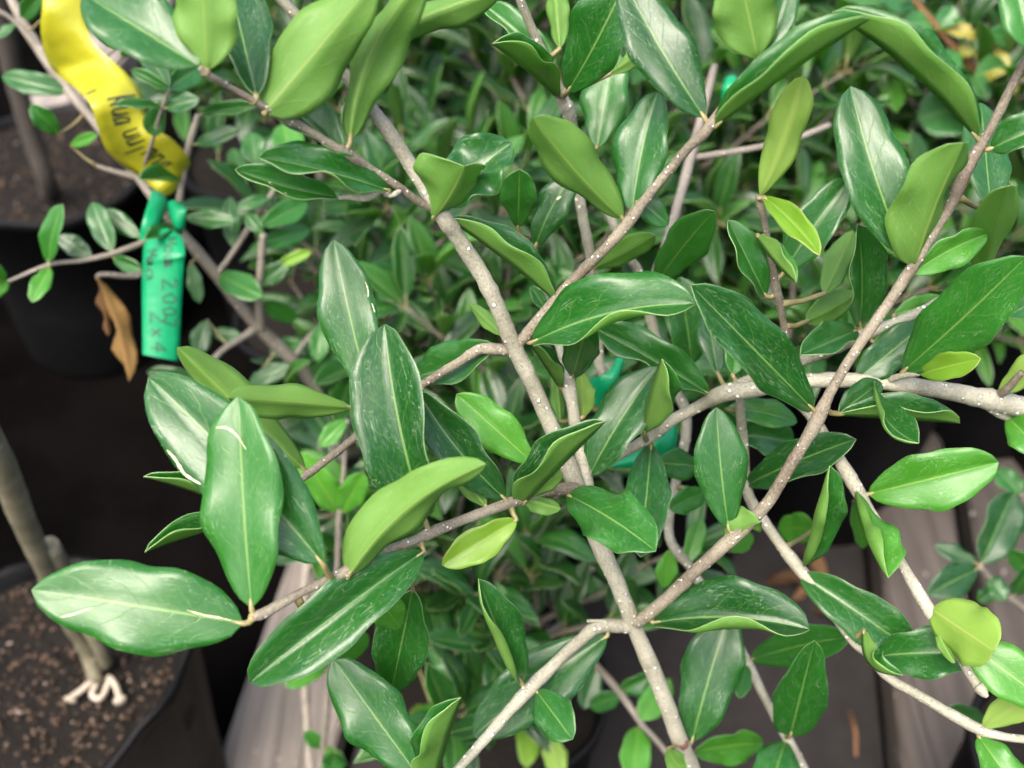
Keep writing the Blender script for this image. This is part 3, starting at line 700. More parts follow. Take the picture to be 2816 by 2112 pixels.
LV['low'] = [
    ('G', 2062, 112, 1830, -265, 95, 95, 0, .72, 'b', {}), ('G', 2075, 110, 2215, -140, 80, 85, 0, .72, 'b', {}), ('G', 2000, 1000, 1735, 1165, 55, 65, 0, .82, 'b', {}),
    ('G', 1965, 1540, 1860, 1430, 50, 45, 0, .92, 'm', {}), ('G', 1970, 1545, 2110, 1640, 45, 50, 0, .92, 'm', {}), ('D', 2105, 1050, 1945, 1215, 50, 60, 0, .70, 'b', {}),
    ('G', 2010, 1000, 2200, 880, 60, 65, 0, .82, 'm', {}), ('H', 60, 1560, 10, 1720, 60, 70, 0, .9, 'm', {}),
    ('H', 1890, 1405, 1860, 1740, 95, 95, 0, .76, 'b', {}), ('H', 2090, 1120, 1900, 1365, 80, 85, 0, .76, 'b', {}), ('H', 880, 850, 780, 600, 70, 75, 0, .93, 'b', {}), ('H', 870, 860, 1000, 690, 60, 60, 0, .93, 'b', {}),
    ('H', 600, 940, 820, 1080, 50, 60, 0, .9, 'm', dict(sheen=1)), ('H', 1210, 420, 1040, 560, 60, 55, 0, .95, 'm', {}), ('H', 1330, 620, 1560, 640, 60, 60, 0, .97, 'm', dict(sheen=1)),
    ('H', 1480, 520, 1700, 600, 75, 70, 0, .93, 'm', dict(sheen=1)), ('H', 1620, 440, 2020, 495, 80, 70, 0, .9, 'm', dict(sheen=1)), ('H', 1425, 760, 1560, 700, 50, 50, 0, .95, 'm', {}),
    ('H', 1000, 810, 1100, 950, 60, 60, 0, .95, 'm', {}), ('H', 1150, 300, 1290, 180, 60, 60, 0, .92, 'm', {}), ('H', 1290, 870, 1150, 1050, 70, 60, 0, .92, 'd', {}),
    ('H', 1100, 1000, 900, 1060, 60, 60, 0, .9, 'm', {}), ('H', 1640, 1040, 1560, 1300, 70, 70, 0, .84, 'd', {}), ('H', 1780, 1200, 1980, 1090, 60, 70, 0, .8, 'm', {}), ('H', 1780, 1210, 1600, 1290, 60, 60, 0, .82, 'd', {}),
    ('H', 700, 610, 620, 380, 70, 80, 0, .9, 'b', {}), ('H', 1250, 640, 1080, 720, 60, 60, 0, 1., 'm', {}), ('H', 1240, 1290, 1210, 1660, 70, 70, 0, .88, 'y', {}), ('H', 1350, 1450, 1420, 1720, 70, 70, 0, .88, 'w', {}),
    ('H', 640, 1300, 500, 1330, 40, 40, 0, .85, 'w', {}), ('H', 1060, 1280, 1200, 1450, 60, 60, 0, .9, 'd', {}), ('H', 1100, 130, 1000, -60, 60, 60, 0, .9, 'm', {}),
    ('I', 1932, 445, 1622, 605, 90, 95, 0, .74, 'd', {}), ('I', 1925, 415, 1668, 305, 48, 55, 0, .75, 'd', dict(sheen=1)), ('I', 1950, 420, 2150, -20, 130, 140, 0, .76, 'd', {}),
    ('I', 2000, 490, 2100, 640, 60, 55, 0, .75, 'd', dict(sheen=1)), ('I', 2150, 610, 2260, 420, 60, 60, 0, .77, 'd', {}), ('I', 2060, 560, 1930, 640, 50, 50, 0, .78, 'm', {}),
    ('I', 2240, 210, 2080, 100, 60, 60, 0, .80, 'd', {}), ('I', 2230, 180, 2350, -60, 60, 70, 0, .78, 'm', {}), ('F', 2200, 1510, 2040, 1350, 60, 70, 0, .8, 'm', {}), ('F', 2205, 1500, 2340, 1330, 60, 60, 0, .8, 'd', {}),
    ('I', 2010, 1420, 1755, 1285, 62, 60, 0, .70, 'd', {}), ('I', 2270, 480, 2110, 330, 60, 55, 0, .8, 'm', {}),
]
LV['rnd'] = [
    ('C', 1650, 130, 1470, 160, 95, 60, 0, .97, 'r', dict(sheen=1, q=.5)), ('C', 1700, 175, 1915, 245, 50, 40, 20, 1.0, 'Y', dict(q=.5)), ('C', 1800, 300, 1900, 335, 40, 40, 10, 1.01, 'Y', dict(q=.5)),
    ('C', 1895, 435, 2120, 335, 110, 110, 0, 1.02, 'Y', dict(q=.45)), ('C', 1960, 560, 2180, 540, 90, 90, 0, 1.04, 'Y', dict(q=.5)), ('C', 1890, 440, 1690, 395, 80, 90, 0, 1.02, 'r', dict(q=.5)),
    ('C', 1900, 450, 2020, 500, 70, 70, 0, 1.0, 'r', dict(q=.5, sheen=1)), ('C', 1905, 440, 1985, 610, 60, 60, 0, 1.02, 'r', dict(q=.5)), ('C', 1545, 5, 1340, -20, 90, 90, 0, .96, 'r', dict(q=.5)),
    ('C', 1530, -10, 1080, 30, 70, 120, 0, .97, 'r', dict(q=.5)), ('C', 1800, 300, 1720, 470, 70, 70, 0, 1.0, 'r', dict(q=.5)), ('C', 2080, 480, 2230, 400, 70, 80, 0, 1.04, 'Y', dict(q=.5)),
    ('C', 1985, 620, 1560, 720, 190, 180, 0, 1.08, 'r', dict(q=.5)), ('C', 2090, 800, 2200, 640, 80, 80, 0, 1.1, 'Y', dict(q=.5)), ('C', 2150, 260, 2010, 190, 60, 60, 0, 1.0, 'r', dict(q=.5)), ('C', 2180, 60, 2060, -20, 60, 60, 0, 1.0, 'r', dict(q=.5)),
    ('C', 1690, 180, 1790, 40, 60, 60, 0, 1.0, 'r', dict(q=.5)), ('C', 2040, 700, 1830, 850, 80, 80, 0, 1.1, 'r', dict(q=.5)), ('C', 2150, 250, 2250, 120, 60, 60, 0, 1.0, 'Y', dict(q=.5)),
]
GRPSH = {'rnd': 'O', 'near': 'ABC', 'left': 'L', 'low': 'VR'}
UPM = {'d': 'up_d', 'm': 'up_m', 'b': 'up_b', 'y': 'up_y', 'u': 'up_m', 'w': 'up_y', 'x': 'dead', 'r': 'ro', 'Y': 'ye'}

# ------------------------------------------------------------------ build explicit shrubs
INFO = {
    'A': ('speckled_shrub', 'large grey-stemmed sapling with white-dotted bark forking into glossy wavy leaves', (0.13, 0.24, 0.30)),
    'B': ('speckled_shrub', 'sapling whose thick dotted stem lies almost level across the right side', (0.50, 0.42, 0.30)),
    'C': ('speckled_shrub', 'slim sapling with the torn green tape knotted to it, behind the dotted fork', (0.26, 0.22, 0.30)),
    'L': ('speckled_shrub', 'leaning bare-twigged sapling carrying the yellow tape and written green tag', (-0.02, 0.86, 0.30)),
    'V': ('speckled_shrub', 'low sapling with grey trunk beside the weathered board', (-0.10, 0.69, 0.30)),
    'R': ('speckled_shrub', 'small dark-leaved sapling beside the shaded timber on the right', (0.78, 0.66, 0.30)),
    'O': ('round_leaf_shrub', 'orange-stemmed bush with rounded leaves, some turning yellow', (0.66, 1.08, 0.30)),
}
SHR = {}
for k, (nm, lab, loc) in INFO.items():
    SHR[k] = thing(nm, loc, lab, 'shrub', None)


def make_branch(b, root):
    sides = 14 if b['mat'] in ('bark', 'bark_r') else 8
    V, F, U = tube_geo(b['path'], sides, 0.025, len(b['path']))
    b['obj'] = mesh_obj(b['name'], V, F, [MAT[b['mat']]], root, b['path'][0][0], U)


for b in BR:
    make_branch(b, SHR[b['sh']])
    b['scr'] = [(proj(p), p, r) for p, r in b['path']]


def nearest(q, shs, D):
    best = None
    for b in BR:
        if b['sh'] not in shs:
            continue
        for s, p, r in b['scr']:
            if s is None:
                continue
            e = math.hypot(s[0] - q[0], s[1] - q[1]) + abs(s[2] - D) * 500
            if best is None or e < best[0]:
                best = (e, b, s, p, r)
    return best


def make_leaf(rec, shs, seed):
    t, bx, by, tx, ty, wl, wr, bend, D, kind, o = rec
    rng = random.Random(seed)
    f = o.get('f', -1 if kind in 'uwx' else 1)
    q0, q1 = px(t, bx, by), px(t, tx, ty)
    e, br, s, bp, brad = nearest(q0, shs, D)
    Db = s[2] if e < 45 else (s[2] * 0.5 + D * 0.5)
    Dt = D + (D - Db) * 0.3 - 0.006
    wl, wr, bend = wl * K, wr * K, bend * K
    dx, dy = q1[0] - q0[0], q1[1] - q0[1]
    if o.get('sheen') and f > 0:
        Dt = 0.4 * Dt + 0.6 * (Db + (0.20 * -dy - 0.12 * dx) * D / FPX)
    L = math.hypot(dx, dy)
    nx, ny = dy / L, -dx / L
    cx, cy = (q0[0] + q1[0]) / 2 + 2 * bend * nx, (q0[1] + q1[1]) / 2 + 2 * bend * ny
    nv = 22 if shs == 'ABC' else 12
    arch = rng.uniform(0.05, 0.16) * L / FPX * D * (1 if f > 0 else -0.6)
    mid, DLs, DRs = [], [], []
    Wr = max(abs(wl), abs(wr)) * D / FPX
    Wr = max(Wr * 1.04, min(L * D / FPX * 0.19, Wr * 1.5))
    ZC = -FWD
    for i in range(nv + 1):
        v = i / nv
        a, b_, c = (1 - v) ** 2, 2 * v * (1 - v), v * v
        x = a * q0[0] + b_ * cx + c * q1[0]
        y = a * q0[1] + b_ * cy + c * q1[1]
        d = Db + (Dt - Db) * (v ** 0.8) - arch * 4 * v * (1 - v) * 0.5
        mid.append(at((x, y), d))
        gx = 2 * (1 - v) * (cx - q0[0]) + 2 * v * (q1[0] - cx)
        gy = 2 * (1 - v) * (cy - q0[1]) + 2 * v * (q1[1] - cy)
        gl = math.hypot(gx, gy)
        lx, ly = gy / gl, -gx / gl
        Lw = RIGHT * lx - UP * ly
        for w, sgn, out in ((wl, 1, DLs), (wr, -1, DRs)):
            s_ = max(-1, min(1, w * D / FPX / Wr))
            c_ = sqrt(max(0, 1 - s_ * s_)) * (1 if f > 0 else -1)
            dv = Lw * (s_ * sgn)
            if o.get('sheen') and f > 0:        # leaves held level enough to mirror the brightest part of the sky
                dv = dv + ZC * (c_ * 0.45) + FWD * (0.20 * dv.dot(UP) - 0.12 * dv.dot(RIGHT))
            else:
                dv = dv + ZC * c_
            out.append(dv.normalized())
    prof = profile(o.get('pk', 0.53), o.get('q', 0.60))
    pet = (bp, mid[0]) if (mid[0] - bp).length > 0.0008 else None
    dr0 = (-.5, -.1) if o.get('sheen') else (-.55, .35)
    V, F, U, MI = leaf_geo(mid, DLs, DRs, f, Wr, Wr, prof, o.get('rl', rng.uniform(*dr0)), o.get('rr', rng.uniform(*dr0)), o.get('wave', 0.15), seed, 4, pet,
                           0.0012 if shs == 'ABC' else 0.0008, 0.00035, o.get('scars', ()))
    y = kind in 'yw'
    if kind == 'x':
        mats = [MAT['dead'], MAT['dead'], MAT['dead'], MAT['dead']]
    else:
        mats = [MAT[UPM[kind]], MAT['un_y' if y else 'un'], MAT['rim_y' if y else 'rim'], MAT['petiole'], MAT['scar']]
    ob = mesh_obj('dead_leaf' if kind == 'x' else 'leaf', V, F, mats, br['obj'], mid[0], U, MI)
    return ob


# brown scar on the main stem
sp_ = at(px('I', 132, 1500), .57)
V, F, U = tube_geo([(sp_ - FWD * .0052, .0004), (sp_ - FWD * .0050, .0024), (sp_ - FWD * .0040, .0028), (sp_ - FWD * .002, .0028)], 12, .08, 3)
mesh_obj('bark_scar', V, F, [plain('scar_brown', (0.12, 0.05, 0.03), .7)], BR[0]['obj'], sp_)
sd = 100
for grp in ('near', 'left', 'low', 'rnd'):
    for rec in LV[grp]:
        sd += 1
        make_leaf(rec, GRPSH[grp], sd)

# ------------------------------------------------------------------ ground, boards
def ground_mat():
    m, n, l, b = M('weed_mat_ground')
    g = G(n, l)
    tc = g.new('ShaderNodeTexCoord').outputs['Object']
    a = g.noise(tc, 3.0, 5, 0.6)
    c = g.noise(tc, 140, 3, 0.7)
    col = g.mix(g.ramp(a, 0.35, 0.7), (0.0011, 0.001, 0.00095), (0.0028, 0.0025, 0.0024))  # black mat pushed darker still: shade under the plants put into its colour
    col = g.mix(g.math('MULTIPLY', g.ramp(c, 0.6, 0.75), 0.15), col, (0.012, 0.009, 0.007))
    l.new(col, b.inputs['Base Color'])
    b.inputs['Roughness'].default_value = 0.9
    b.inputs['Specular IOR Level'].default_value = 0.0
    l.new(g.bump(g.math('ADD', c, g.math('MULTIPLY', a, 3)), 0.6, 0.004), b.inputs['Normal'])
    return m


def wood_mat(name, c0, c1):
    m, n, l, b = M(name)
    g = G(n, l)
    tc = g.new('ShaderNodeTexCoord').outputs['Object']
    gr = g.noise(g.mapping(tc, (60, 2.2, 30)), 1.0, 6, 0.65, 0.6)
    big = g.noise(tc, 7, 3)
    col = g.mix(g.ramp(gr, 0.3, 0.7), c0, c1)
    col = g.mix(g.math('MULTIPLY', g.ramp(big, 0.5, 0.75), 0.5), col, tuple(x * 0.45 for x in c0))
    cr = g.ramp(g.noise(g.mapping(tc, (140, 1.6, 60)), 1.0, 3, 0.5, 0.3), 0.62, 0.70)
    col = g.mix(cr, col, (0.04, 0.033, 0.027))
    sp = g.ramp(g.noise(tc, 90, 2), 0.70, 0.76)
    col = g.mix(g.math('MULTIPLY', sp, 0.6), col, (0.55, 0.5, 0.45))
    l.new(col, b.inputs['Base Color'])
    b.inputs['Roughness'].default_value = 0.8
    l.new(g.bump(g.math('SUBTRACT', gr, cr), 0.7, 0.003), b.inputs['Normal'])
    return m


GM = ground_mat()
WM = wood_mat('weathered_wood', (0.095, 0.08, 0.066), (0.20, 0.175, 0.15))
WM2 = wood_mat('dark_wood', (0.04, 0.033, 0.028), (0.09, 0.075, 0.065))
WM3 = wood_mat('shade_toned_wood', (0.03, 0.025, 0.022), (0.07, 0.06, 0.052))  # weathered wood in a darker copy, shade put into its colour
N = 60
V, F = [], []
rg = random.Random(5)
for j in range(N + 1):
    for i in range(N + 1):
        # cells grow with distance so that the sheet reaches the horizon
        a = (i / N) * 2 - 1
        b_ = j / N
        x = 2.2 * a + 60 * a ** 5
        y = -1.0 + 4.5 * b_ + 90 * b_ ** 6
        h = rg.uniform(-1, 1) * 0.006 if abs(x) < 3 and y < 4 else 0
        V.append((x, y, h))
for j in range(N):
    for i in range(N):
        k = j * (N + 1) + i
        F.append((k, k + 1, k + N + 2, k + N + 1))
tag(mesh_obj('ground', V, F, [GM]), 'dark grey weed mat ground between the pots', kind='structure')


def plank(name, a, b, width, height, mat, seed, side=1):
    """a bevelled, slightly uneven timber from a to b (its left edge), as one mesh"""
    r = random.Random(seed)
    a, b = Vector(a), Vector(b)
    T = (b - a).normalized()
    Nn = Vector((T.y, -T.x, 0)) * side
    sec = [(0, 0), (0, height - .006), (.006, height), (width * .5, height + .001), (width - .006, height), (width, height - .006), (width, 0)]
    n = 24
    V, F = [], []
    for i in range(n + 1):
        p = a.lerp(b, i / n)
        for (s, z) in sec:
            V.append(p + Nn * (s + r.uniform(-.0015, .0015)) + Vector((0, 0, z + (r.uniform(-.001, .001) if z > 0 else 0))))
    m = len(sec)
    for i in range(n):
        for k in range(m - 1):
            F.append((i * m + k, (i + 1) * m + k, (i + 1) * m + k + 1, i * m + k + 1))
    F.append(tuple(range(m)))
    F.append(tuple(reversed([n * m + k for k in range(m)])))
    if side < 0:
        F = [q[::-1] for q in F]
    return mesh_obj(name, V, F, [mat], None, a, smooth=False)


def gp(t, x, y, z):
    return on_plane(px(t, x, y), z)


p1 = gp('G', 1300, 1659, .05); p2 = gp('G', 1730, 450, .05)
d12 = (p2 - p1).normalized()
az = d12
tag(plank('board', (p1 - d12 * .5) * 1, p1 + d12 * 2.6, .125, .045, WM, 1), 'weathered grey board on the ground beside the soil-filled pot', 'board')
pr1 = gp('I', 1440, 1659, .05)
q0 = pr1 - d12 * .5
tag(plank('board', (q0.x, q0.y, 0), (q0 + d12 * 2.8) * 1, .10, .06, WM2, 2), 'shaded brown timber edging the bare grey ground', 'board')
q0 = pr1 + Vector((d12.y, -d12.x, 0)) * .125 - d12 * .5
tag(plank('board', (q0.x, q0.y, 0), q0 + d12 * 2.8, .14, .05, WM3, 3), 'weathered grey board behind the shaded brown timber', 'board')
q0 = gp('A', 760, 330, .05)
tag(plank('board', (q0.x, q0.y, 0) if 0 else q0 - d12 * .6, q0 + d12 * 1.6, .13, .045, WM, 4, -1), 'weathered grey board lying behind the yellow tape', 'board')
for o in bpy.data.objects:
    if o.name.startswith('board'):
        o.location.z = 0.004

PATHM = plain('dusty_path', (0.040, 0.037, 0.036), 0.95, 0.5, 25, 0.5, 0.003, 0.1)
nrm = Vector((d12.y, -d12.x, 0))
L0 = p1 + nrm * .14
R0 = pr1 - nrm * .004
V, F = [], []
for i in range(17):
    t_ = -.5 + .85 * i / 16 if False else -.4 + .9 * i / 16
    a_ = L0 + d12 * t_; b__ = R0 + d12 * t_
    for k in range(17):
        q = a_.lerp(b__, k / 16)
        V.append((q.x, q.y, .0125))
for i in range(16):
    for k in range(16):
        q = i * 17 + k
        F.append((q, q + 1, q + 18, q + 17))
tag(mesh_obj('path', V, F, [PATHM]), 'dusty grey path between the boards', kind='structure')

# ------------------------------------------------------------------ pots
POTM = plain('black_plastic', (0.005, 0.005, 0.0055), 0.55, 0.3, 30, 0.5, 0.004, 0.12)
SOILM = plain('potting_soil', (0.014, 0.012, 0.010), 0.95, 0.6, 220, 0.8, 0.004, 0.1)
BITA = plain('bark_chip', (0.085, 0.045, 0.020), 0.8, 0.5, 200, 0)
BITB = plain('perlite', (0.26, 0.20, 0.16), 0.8, 0.2, 200, 0)


def pot(x, y, label, R=0.118, H=0.32, seed=0, bits=0, group='black nursery pots', wob=1.0):
    r = random.Random(seed)
    t = thing('nursery_pot', (x, y, 0.002), label, 'pot', group)
    n = 40
    prof = [(0.0, 0.0), (R * .84, 0.0), (R * .86, .006), (R * .90, H * .4), (R * .97, H - .02), (R * 1.03, H - .017), (R * 1.04, H - .002), (R * 1.02, H), (R * .97, H - .004), (R * .94, H - .05), (R * .93, H - .09)]
    ph = [r.uniform(0, 6.28) for _ in range(4)]
    V, F = [], []
    for i, (rr, z) in enumerate(prof):
        for k in range(n):
            a = 2 * pi * k / n
            w = 1 + (0.02 * sin(3 * a + ph[0]) + 0.015 * sin(5 * a + ph[1]) + 0.012 * sin(9 * a + ph[2] + z * 20)) * (z / H) * wob
            V.append((x + rr * w * cos(a), y + rr * w * sin(a), .002 + z + 0.006 * wob * (sin(2 * a + ph[3]) + (.5 * sin(7 * a + ph[1]) if wob > 1 else 0)) * (z / H) ** 3))
    for i in range(len(prof) - 1):
        for k in range(n):
            k2 = (k + 1) % n
            F.append((i * n + k, i * n + k2, (i + 1) * n + k2, (i + 1) * n + k))
    mesh_obj('pot_wall', V, F, [POTM], t, (x, y, 0))
    # soil
    zs = H - 0.018
    V, F = [(x, y, zs + .004)], []
    rings = 9
    for i in range(1, rings + 1):
        rr = R * 0.965 * i / rings
        for k in range(n):
            a = 2 * pi * k / n
            V.append((x + rr * cos(a), y + rr * sin(a), zs + r.uniform(-.004, .004)))
    for k in range(n):
        F.append((0, 1 + k, 1 + (k + 1) % n))
    for i in range(rings - 1):
        for k in range(n):
            k2 = (k + 1) % n
            F.append((1 + i * n + k, 1 + (i + 1) * n + k, 1 + (i + 1) * n + k2, 1 + i * n + k2))
    so = mesh_obj('soil', V, F, [SOILM], t, (x, y, zs))
    if bits:
        V, F, MI = [], [], []
        for i in range(bits):
            a = r.uniform(0, 6.28); rr = R * .92 * sqrt(r.random())
            s = r.uniform(.0010, .0030) * (1.6 if r.random() < .1 else 1)
            c = Vector((x + rr * cos(a), y + rr * sin(a), zs + .003 + s * .4))
            rot = Matrix.Rotation(r.uniform(0, 6), 3, Vector((r.uniform(-1, 1), r.uniform(-1, 1), 1)).normalized())
            o = len(V)
            for (ax, ay, az_) in ((1, 0, 0), (-1, 0, 0), (0, .7, 0), (0, -.7, 0), (0, 0, .6), (0, 0, -.6)):
                V.append(c + rot @ Vector((ax, ay, az_)) * s * r.uniform(.7, 1.3))
            for q in ((0, 2, 4), (2, 1, 4), (1, 3, 4), (3, 0, 4), (2, 0, 5), (1, 2, 5), (3, 1, 5), (0, 3, 5)):
                F.append(tuple(o + k for k in q)); MI.append(1 if r.random() < .08 else 0)
        bo = mesh_obj('soil_bits', V, F, [BITA, BITB], so, (x, y, zs), None, MI, smooth=False)
        bo['kind'] = 'stuff'
    return t


POTZ = 0.305
c0 = on_plane(px('G', 360, 1060), POTZ)
pot(c0.x, c0.y, 'black pot of bark-flecked soil with pale roots curling round the bare trunk', .12, .32, 1, 800, None, 2.2)
c1 = on_plane(px('A', 330, 1010), POTZ)
pot(c1.x, c1.y, 'black pot of gritty soil standing below the yellow tape', .15, .32, 2, 600, None)

# trunk in the front pot
tr = thing('bare_trunk', (c0.x, c0.y, POTZ), 'bare greenish grey trunk leaning out of the bark-flecked pot', 'trunk')
root = on_plane(px('G', 590, 1130), POTZ)
P = [(*root, .0085), (*at(px('G', 520, 930), .985), .0088), (*at(px('G', 400, 720), .93), .0092), (*at(px('G', 270, 430), .85), .0098), (*at(px('G', 130, 120), .77), .0108),
     (*at(px('D', 20, 1350), .71), .0112), (*at(px('D', -160, 1000), .64), .011), (*at(px('D', -330, 600), .57), .0105)]
P = [(P[0][0] + .002, P[0][1], POTZ - .03, .011)] + P
den = catmull(P, 6)
V, F, U = tube_geo([(Vector(a[:3]), a[3] * .8) for a in den], 14, .06, 3)
mesh_obj('trunk', V, F, [MAT['bark_t']], tr, den[0][:3], U)
P = [(*on_plane(px('G', 640, 1030), POTZ), .006), (*at(px('G', 620, 960), .975), .0065), (*at(px('G', 440, 560), .90), .008), (*at(px('G', 300, 300), .83), .007)]
den = catmull(P, 5)
V, F, U = tube_geo([(Vector(a[:3]), a[3]) for a in den], 10, .05, 4)
mesh_obj('side_trunk', V, F, [MAT['bark_t']], tr, den[0][:3], U)
ROOTM = plain('pale_root', (0.50, 0.42, 0.32), 0.7, 0.2, 150)
for i, pts in enumerate((((560, 1130), (490, 1190), (440, 1225), (425, 1250)), ((585, 1150), (560, 1210), (600, 1240), (640, 1190), (670, 1110)), ((660, 1105), (700, 1150), (720, 1210), (735, 1260)))):
    pp = [on_plane(px('G', *q), POTZ + .008) for q in pts]
    path = [(Vector(a[:3]), a[3]) for a in catmull([(*p, .0028) for p in pp], 4)]
    if i != 1:
        path[-1] = (path[-1][0], .004); path[-2] = (path[-2][0], .006); path[-3] = (path[-3][0], .0055)
    V, F, U = tube_geo(path, 8, .15, 7 + i)
    mesh_obj('root', V, F, [ROOTM], tr, path[0][0])

# trunk in the rear pot
tr2 = thing('bare_trunk', (c1.x, c1.y, POTZ), 'dark slender trunk rising from the gritty pot by the yellow tape', 'trunk')
P = [(*on_plane(px('A', 300, 1180), POTZ - .02), .013)] + [(*at(px('A', x, y), d), .0125) for x, y, d in ((290, 1120, 1.47), (200, 850, 1.42), (90, 480, 1.36), (40, 250, 1.32), (-60, -200, 1.25))]
den = catmull(P, 6)
V, F, U = tube_geo([(Vector(a[:3]), a[3]) for a in den], 12, .05, 5)
mesh_obj('trunk', V, F, [plain('dark_bark', (0.05, 0.04, 0.03), .8, .5, 80)], tr2, den[0][:3], U)

# ------------------------------------------------------------------ background saplings
def canon(seed, ratio=0.2, pk=0.53, fold=0.35, arch=0.1, q=.7, wave=.1, up='bup'):
    nv = 8
    mid = [Vector((0, v / nv, arch * 4 * (v / nv) * (1 - v / nv) - arch * (v / nv) ** 2)) for v in range(nv + 1)]
    dl = [Vector((-cos(fold), 0, sin(fold)))] * (nv + 1)
    dr = [Vector((cos(fold), 0, sin(fold)))] * (nv + 1)
    V, F, U, MI = leaf_geo(mid, dl, dr, 1, ratio, ratio, profile(pk, q), .3, .3, wave, seed, 2, (Vector((0, -.10, -.01)), mid[0]), .013, .006)
    me = bpy.data.meshes.new('leaf')
    me.from_pydata([tuple(v) for v in V], [], F)
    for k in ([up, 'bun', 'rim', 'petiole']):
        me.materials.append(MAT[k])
    me.polygons.foreach_set('material_index', MI)
    ul = me.uv_layers.new(name='UVMap')
    flat = []
    for p in me.polygons:
        for vi in p.vertices:
            flat += U[vi]
    ul.data.foreach_set('uv', flat)
    me.polygons.foreach_set('use_smooth', [True] * len(me.polygons))
    return me


rs = random.Random(77)
LM = [canon(i, rs.uniform(.16, .21), rs.uniform(.48, .58), rs.uniform(.05, .7), rs.uniform(-.05, .18), .7, rs.uniform(.05, .25)) for i in range(9)]
LMB = [canon(30 + i, rs.uniform(.16, .20), .53, rs.uniform(.1, .6), rs.uniform(0, .15), .7, .1, 'bup2') for i in range(3)]
LRO = [canon(50 + i, .36, .5, .15, .06, .55, .05, 'ro') for i in range(3)]
LYE = [canon(60 + i, .36, .5, .2, .1, .55, .1, 'ye') for i in range(2)]


def open_zone(s):
    """keep the bare places of the photograph (dark ground at left, bare ground at lower right) free of twigs"""
    x, y, d = s
    if d < 0.66:
        return True
    if x < 640 and 640 < y < 2112:
        return True
    if x < 560 and d < 1.25:
        return True
    if 640 < x < 960 and y > 1650:
        return True
    if 1650 < x < 2816 and y > 1720:
        return True
    if 2150 < x < 2480 and 1330 < y and d < 3:
        return True
    return False


def in_view(s, m=0.22):
    return s is not None and -2816 * m < s[0] < 2816 * (1 + m) and -2112 * m < s[1] < 2112 * (1 + m)


def grow(x, y, h, seed, label, group=None, meshes=None, bright=.2, lean=(0, 0), llen=.056, mat='bark_bg', nb=5):
    r = random.Random(seed)
    meshes = meshes or LM
    root = Vector((x, y, POTZ - .004))
    t = thing('speckled_shrub' if meshes is LM else 'round_leaf_shrub', root, label, 'shrub', group)
    n = 7
    P = []
    for i in range(n + 1):
        f = i / n
        P.append((x + lean[0] * f * f + r.uniform(-.008, .008), y + lean[1] * f * f + r.uniform(-.008, .008), root.z + h * f, .0065 * (1 - .65 * f)))
    den = catmull(P, 4)
    V, F, U = tube_geo([(Vector(a[:3]), a[3]) for a in den], 7, .06, seed)
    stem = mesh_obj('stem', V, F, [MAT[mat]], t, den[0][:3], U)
    count = 0

    def put(par, p, d, upv, ln):
        nonlocal count
        c = p + d * ln * .5
        s = proj(c)
        if not in_view(s) or open_zone(s):
            return
        Y = d.normalized()
        X = Y.cross(upv)
        if X.length < .1:
            X = Y.orthogonal()
        X.normalize()
        Z = X.cross(Y)
        a = r.uniform(-.5, .5)
        X, Z = X * cos(a) + Z * sin(a), Z * cos(a) - X * sin(a)
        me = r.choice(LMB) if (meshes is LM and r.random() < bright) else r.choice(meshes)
        o = bpy.data.objects.new('leaf', me)
        COL.objects.link(o)
        o.parent = par
        R3 = Matrix((X, Y, Z)).transposed()
        o.rotation_euler = R3.to_euler()
        o.location = p + d * ln * .1 - wpos(par)
        o.scale = (ln, ln, ln)
        count += 1
    az0 = r.uniform(0, 6.28)
    specs = []
    for i in range(nb):
        f = .18 + .8 * i / nb
        for s in (0, 1):
            a = az0 + (i % 2) * pi / 2 + s * pi + r.uniform(-.4, .4)
            specs.append((f, a, r.uniform(.16, .30) * (1.1 - .5 * f)))
    specs.append((.97, az0, .06))
    for (f, a, ln) in specs:
        base = Vector(den[int(f * (len(den) - 1))][:3])
        el = r.uniform(.35, .9) if ln > .07 else 1.4
        dirv = Vector((cos(a) * cos(el), sin(a) * cos(el), sin(el)))
        pts = [base]
        for k in range(4):
            dirv = (dirv + Vector((r.uniform(-.2, .2), r.uniform(-.2, .2), .06))).normalized()
            pts.append(pts[-1] + dirv * ln / 4)
        if not (in_view(proj(pts[-1]), .2) and not open_zone(proj(pts[-1])) and not open_zone(proj(pts[2]))):
            continue
        if any(proj(p) and in_view(proj(p), .02) and proj(p)[2] < .64 for p in pts):
            continue
        dn = catmull([(*p, .0032 * (1 - .16 * i)) for i, p in enumerate(pts)], 3)
        V, F, U = tube_geo([(Vector(q[:3]), q[3]) for q in dn], 6, .05, seed)
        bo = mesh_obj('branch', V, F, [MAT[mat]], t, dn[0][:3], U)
        m = max(2, int(ln / .027))
        pa = r.uniform(0, 3)
        for k in range(m):
            p = Vector(dn[min(len(dn) - 1, int((k + 1) / m * (len(dn) - 1)))][:3])
            pa += pi / 2
            for s in (0, 1):
                side = dirv.orthogonal().normalized()
                side = Matrix.Rotation(pa + s * pi, 3, dirv) @ side
                dd = (dirv * r.uniform(.35, 1.0) + side + Vector((0, 0, .25))).normalized()
                put(bo, p, dd, Vector((0, 0, 1)), llen * r.uniform(.75, 1.15))
        put(bo, Vector(dn[-1][:3]), dirv, Vector((0, 0, 1)), llen * .9)
    return count


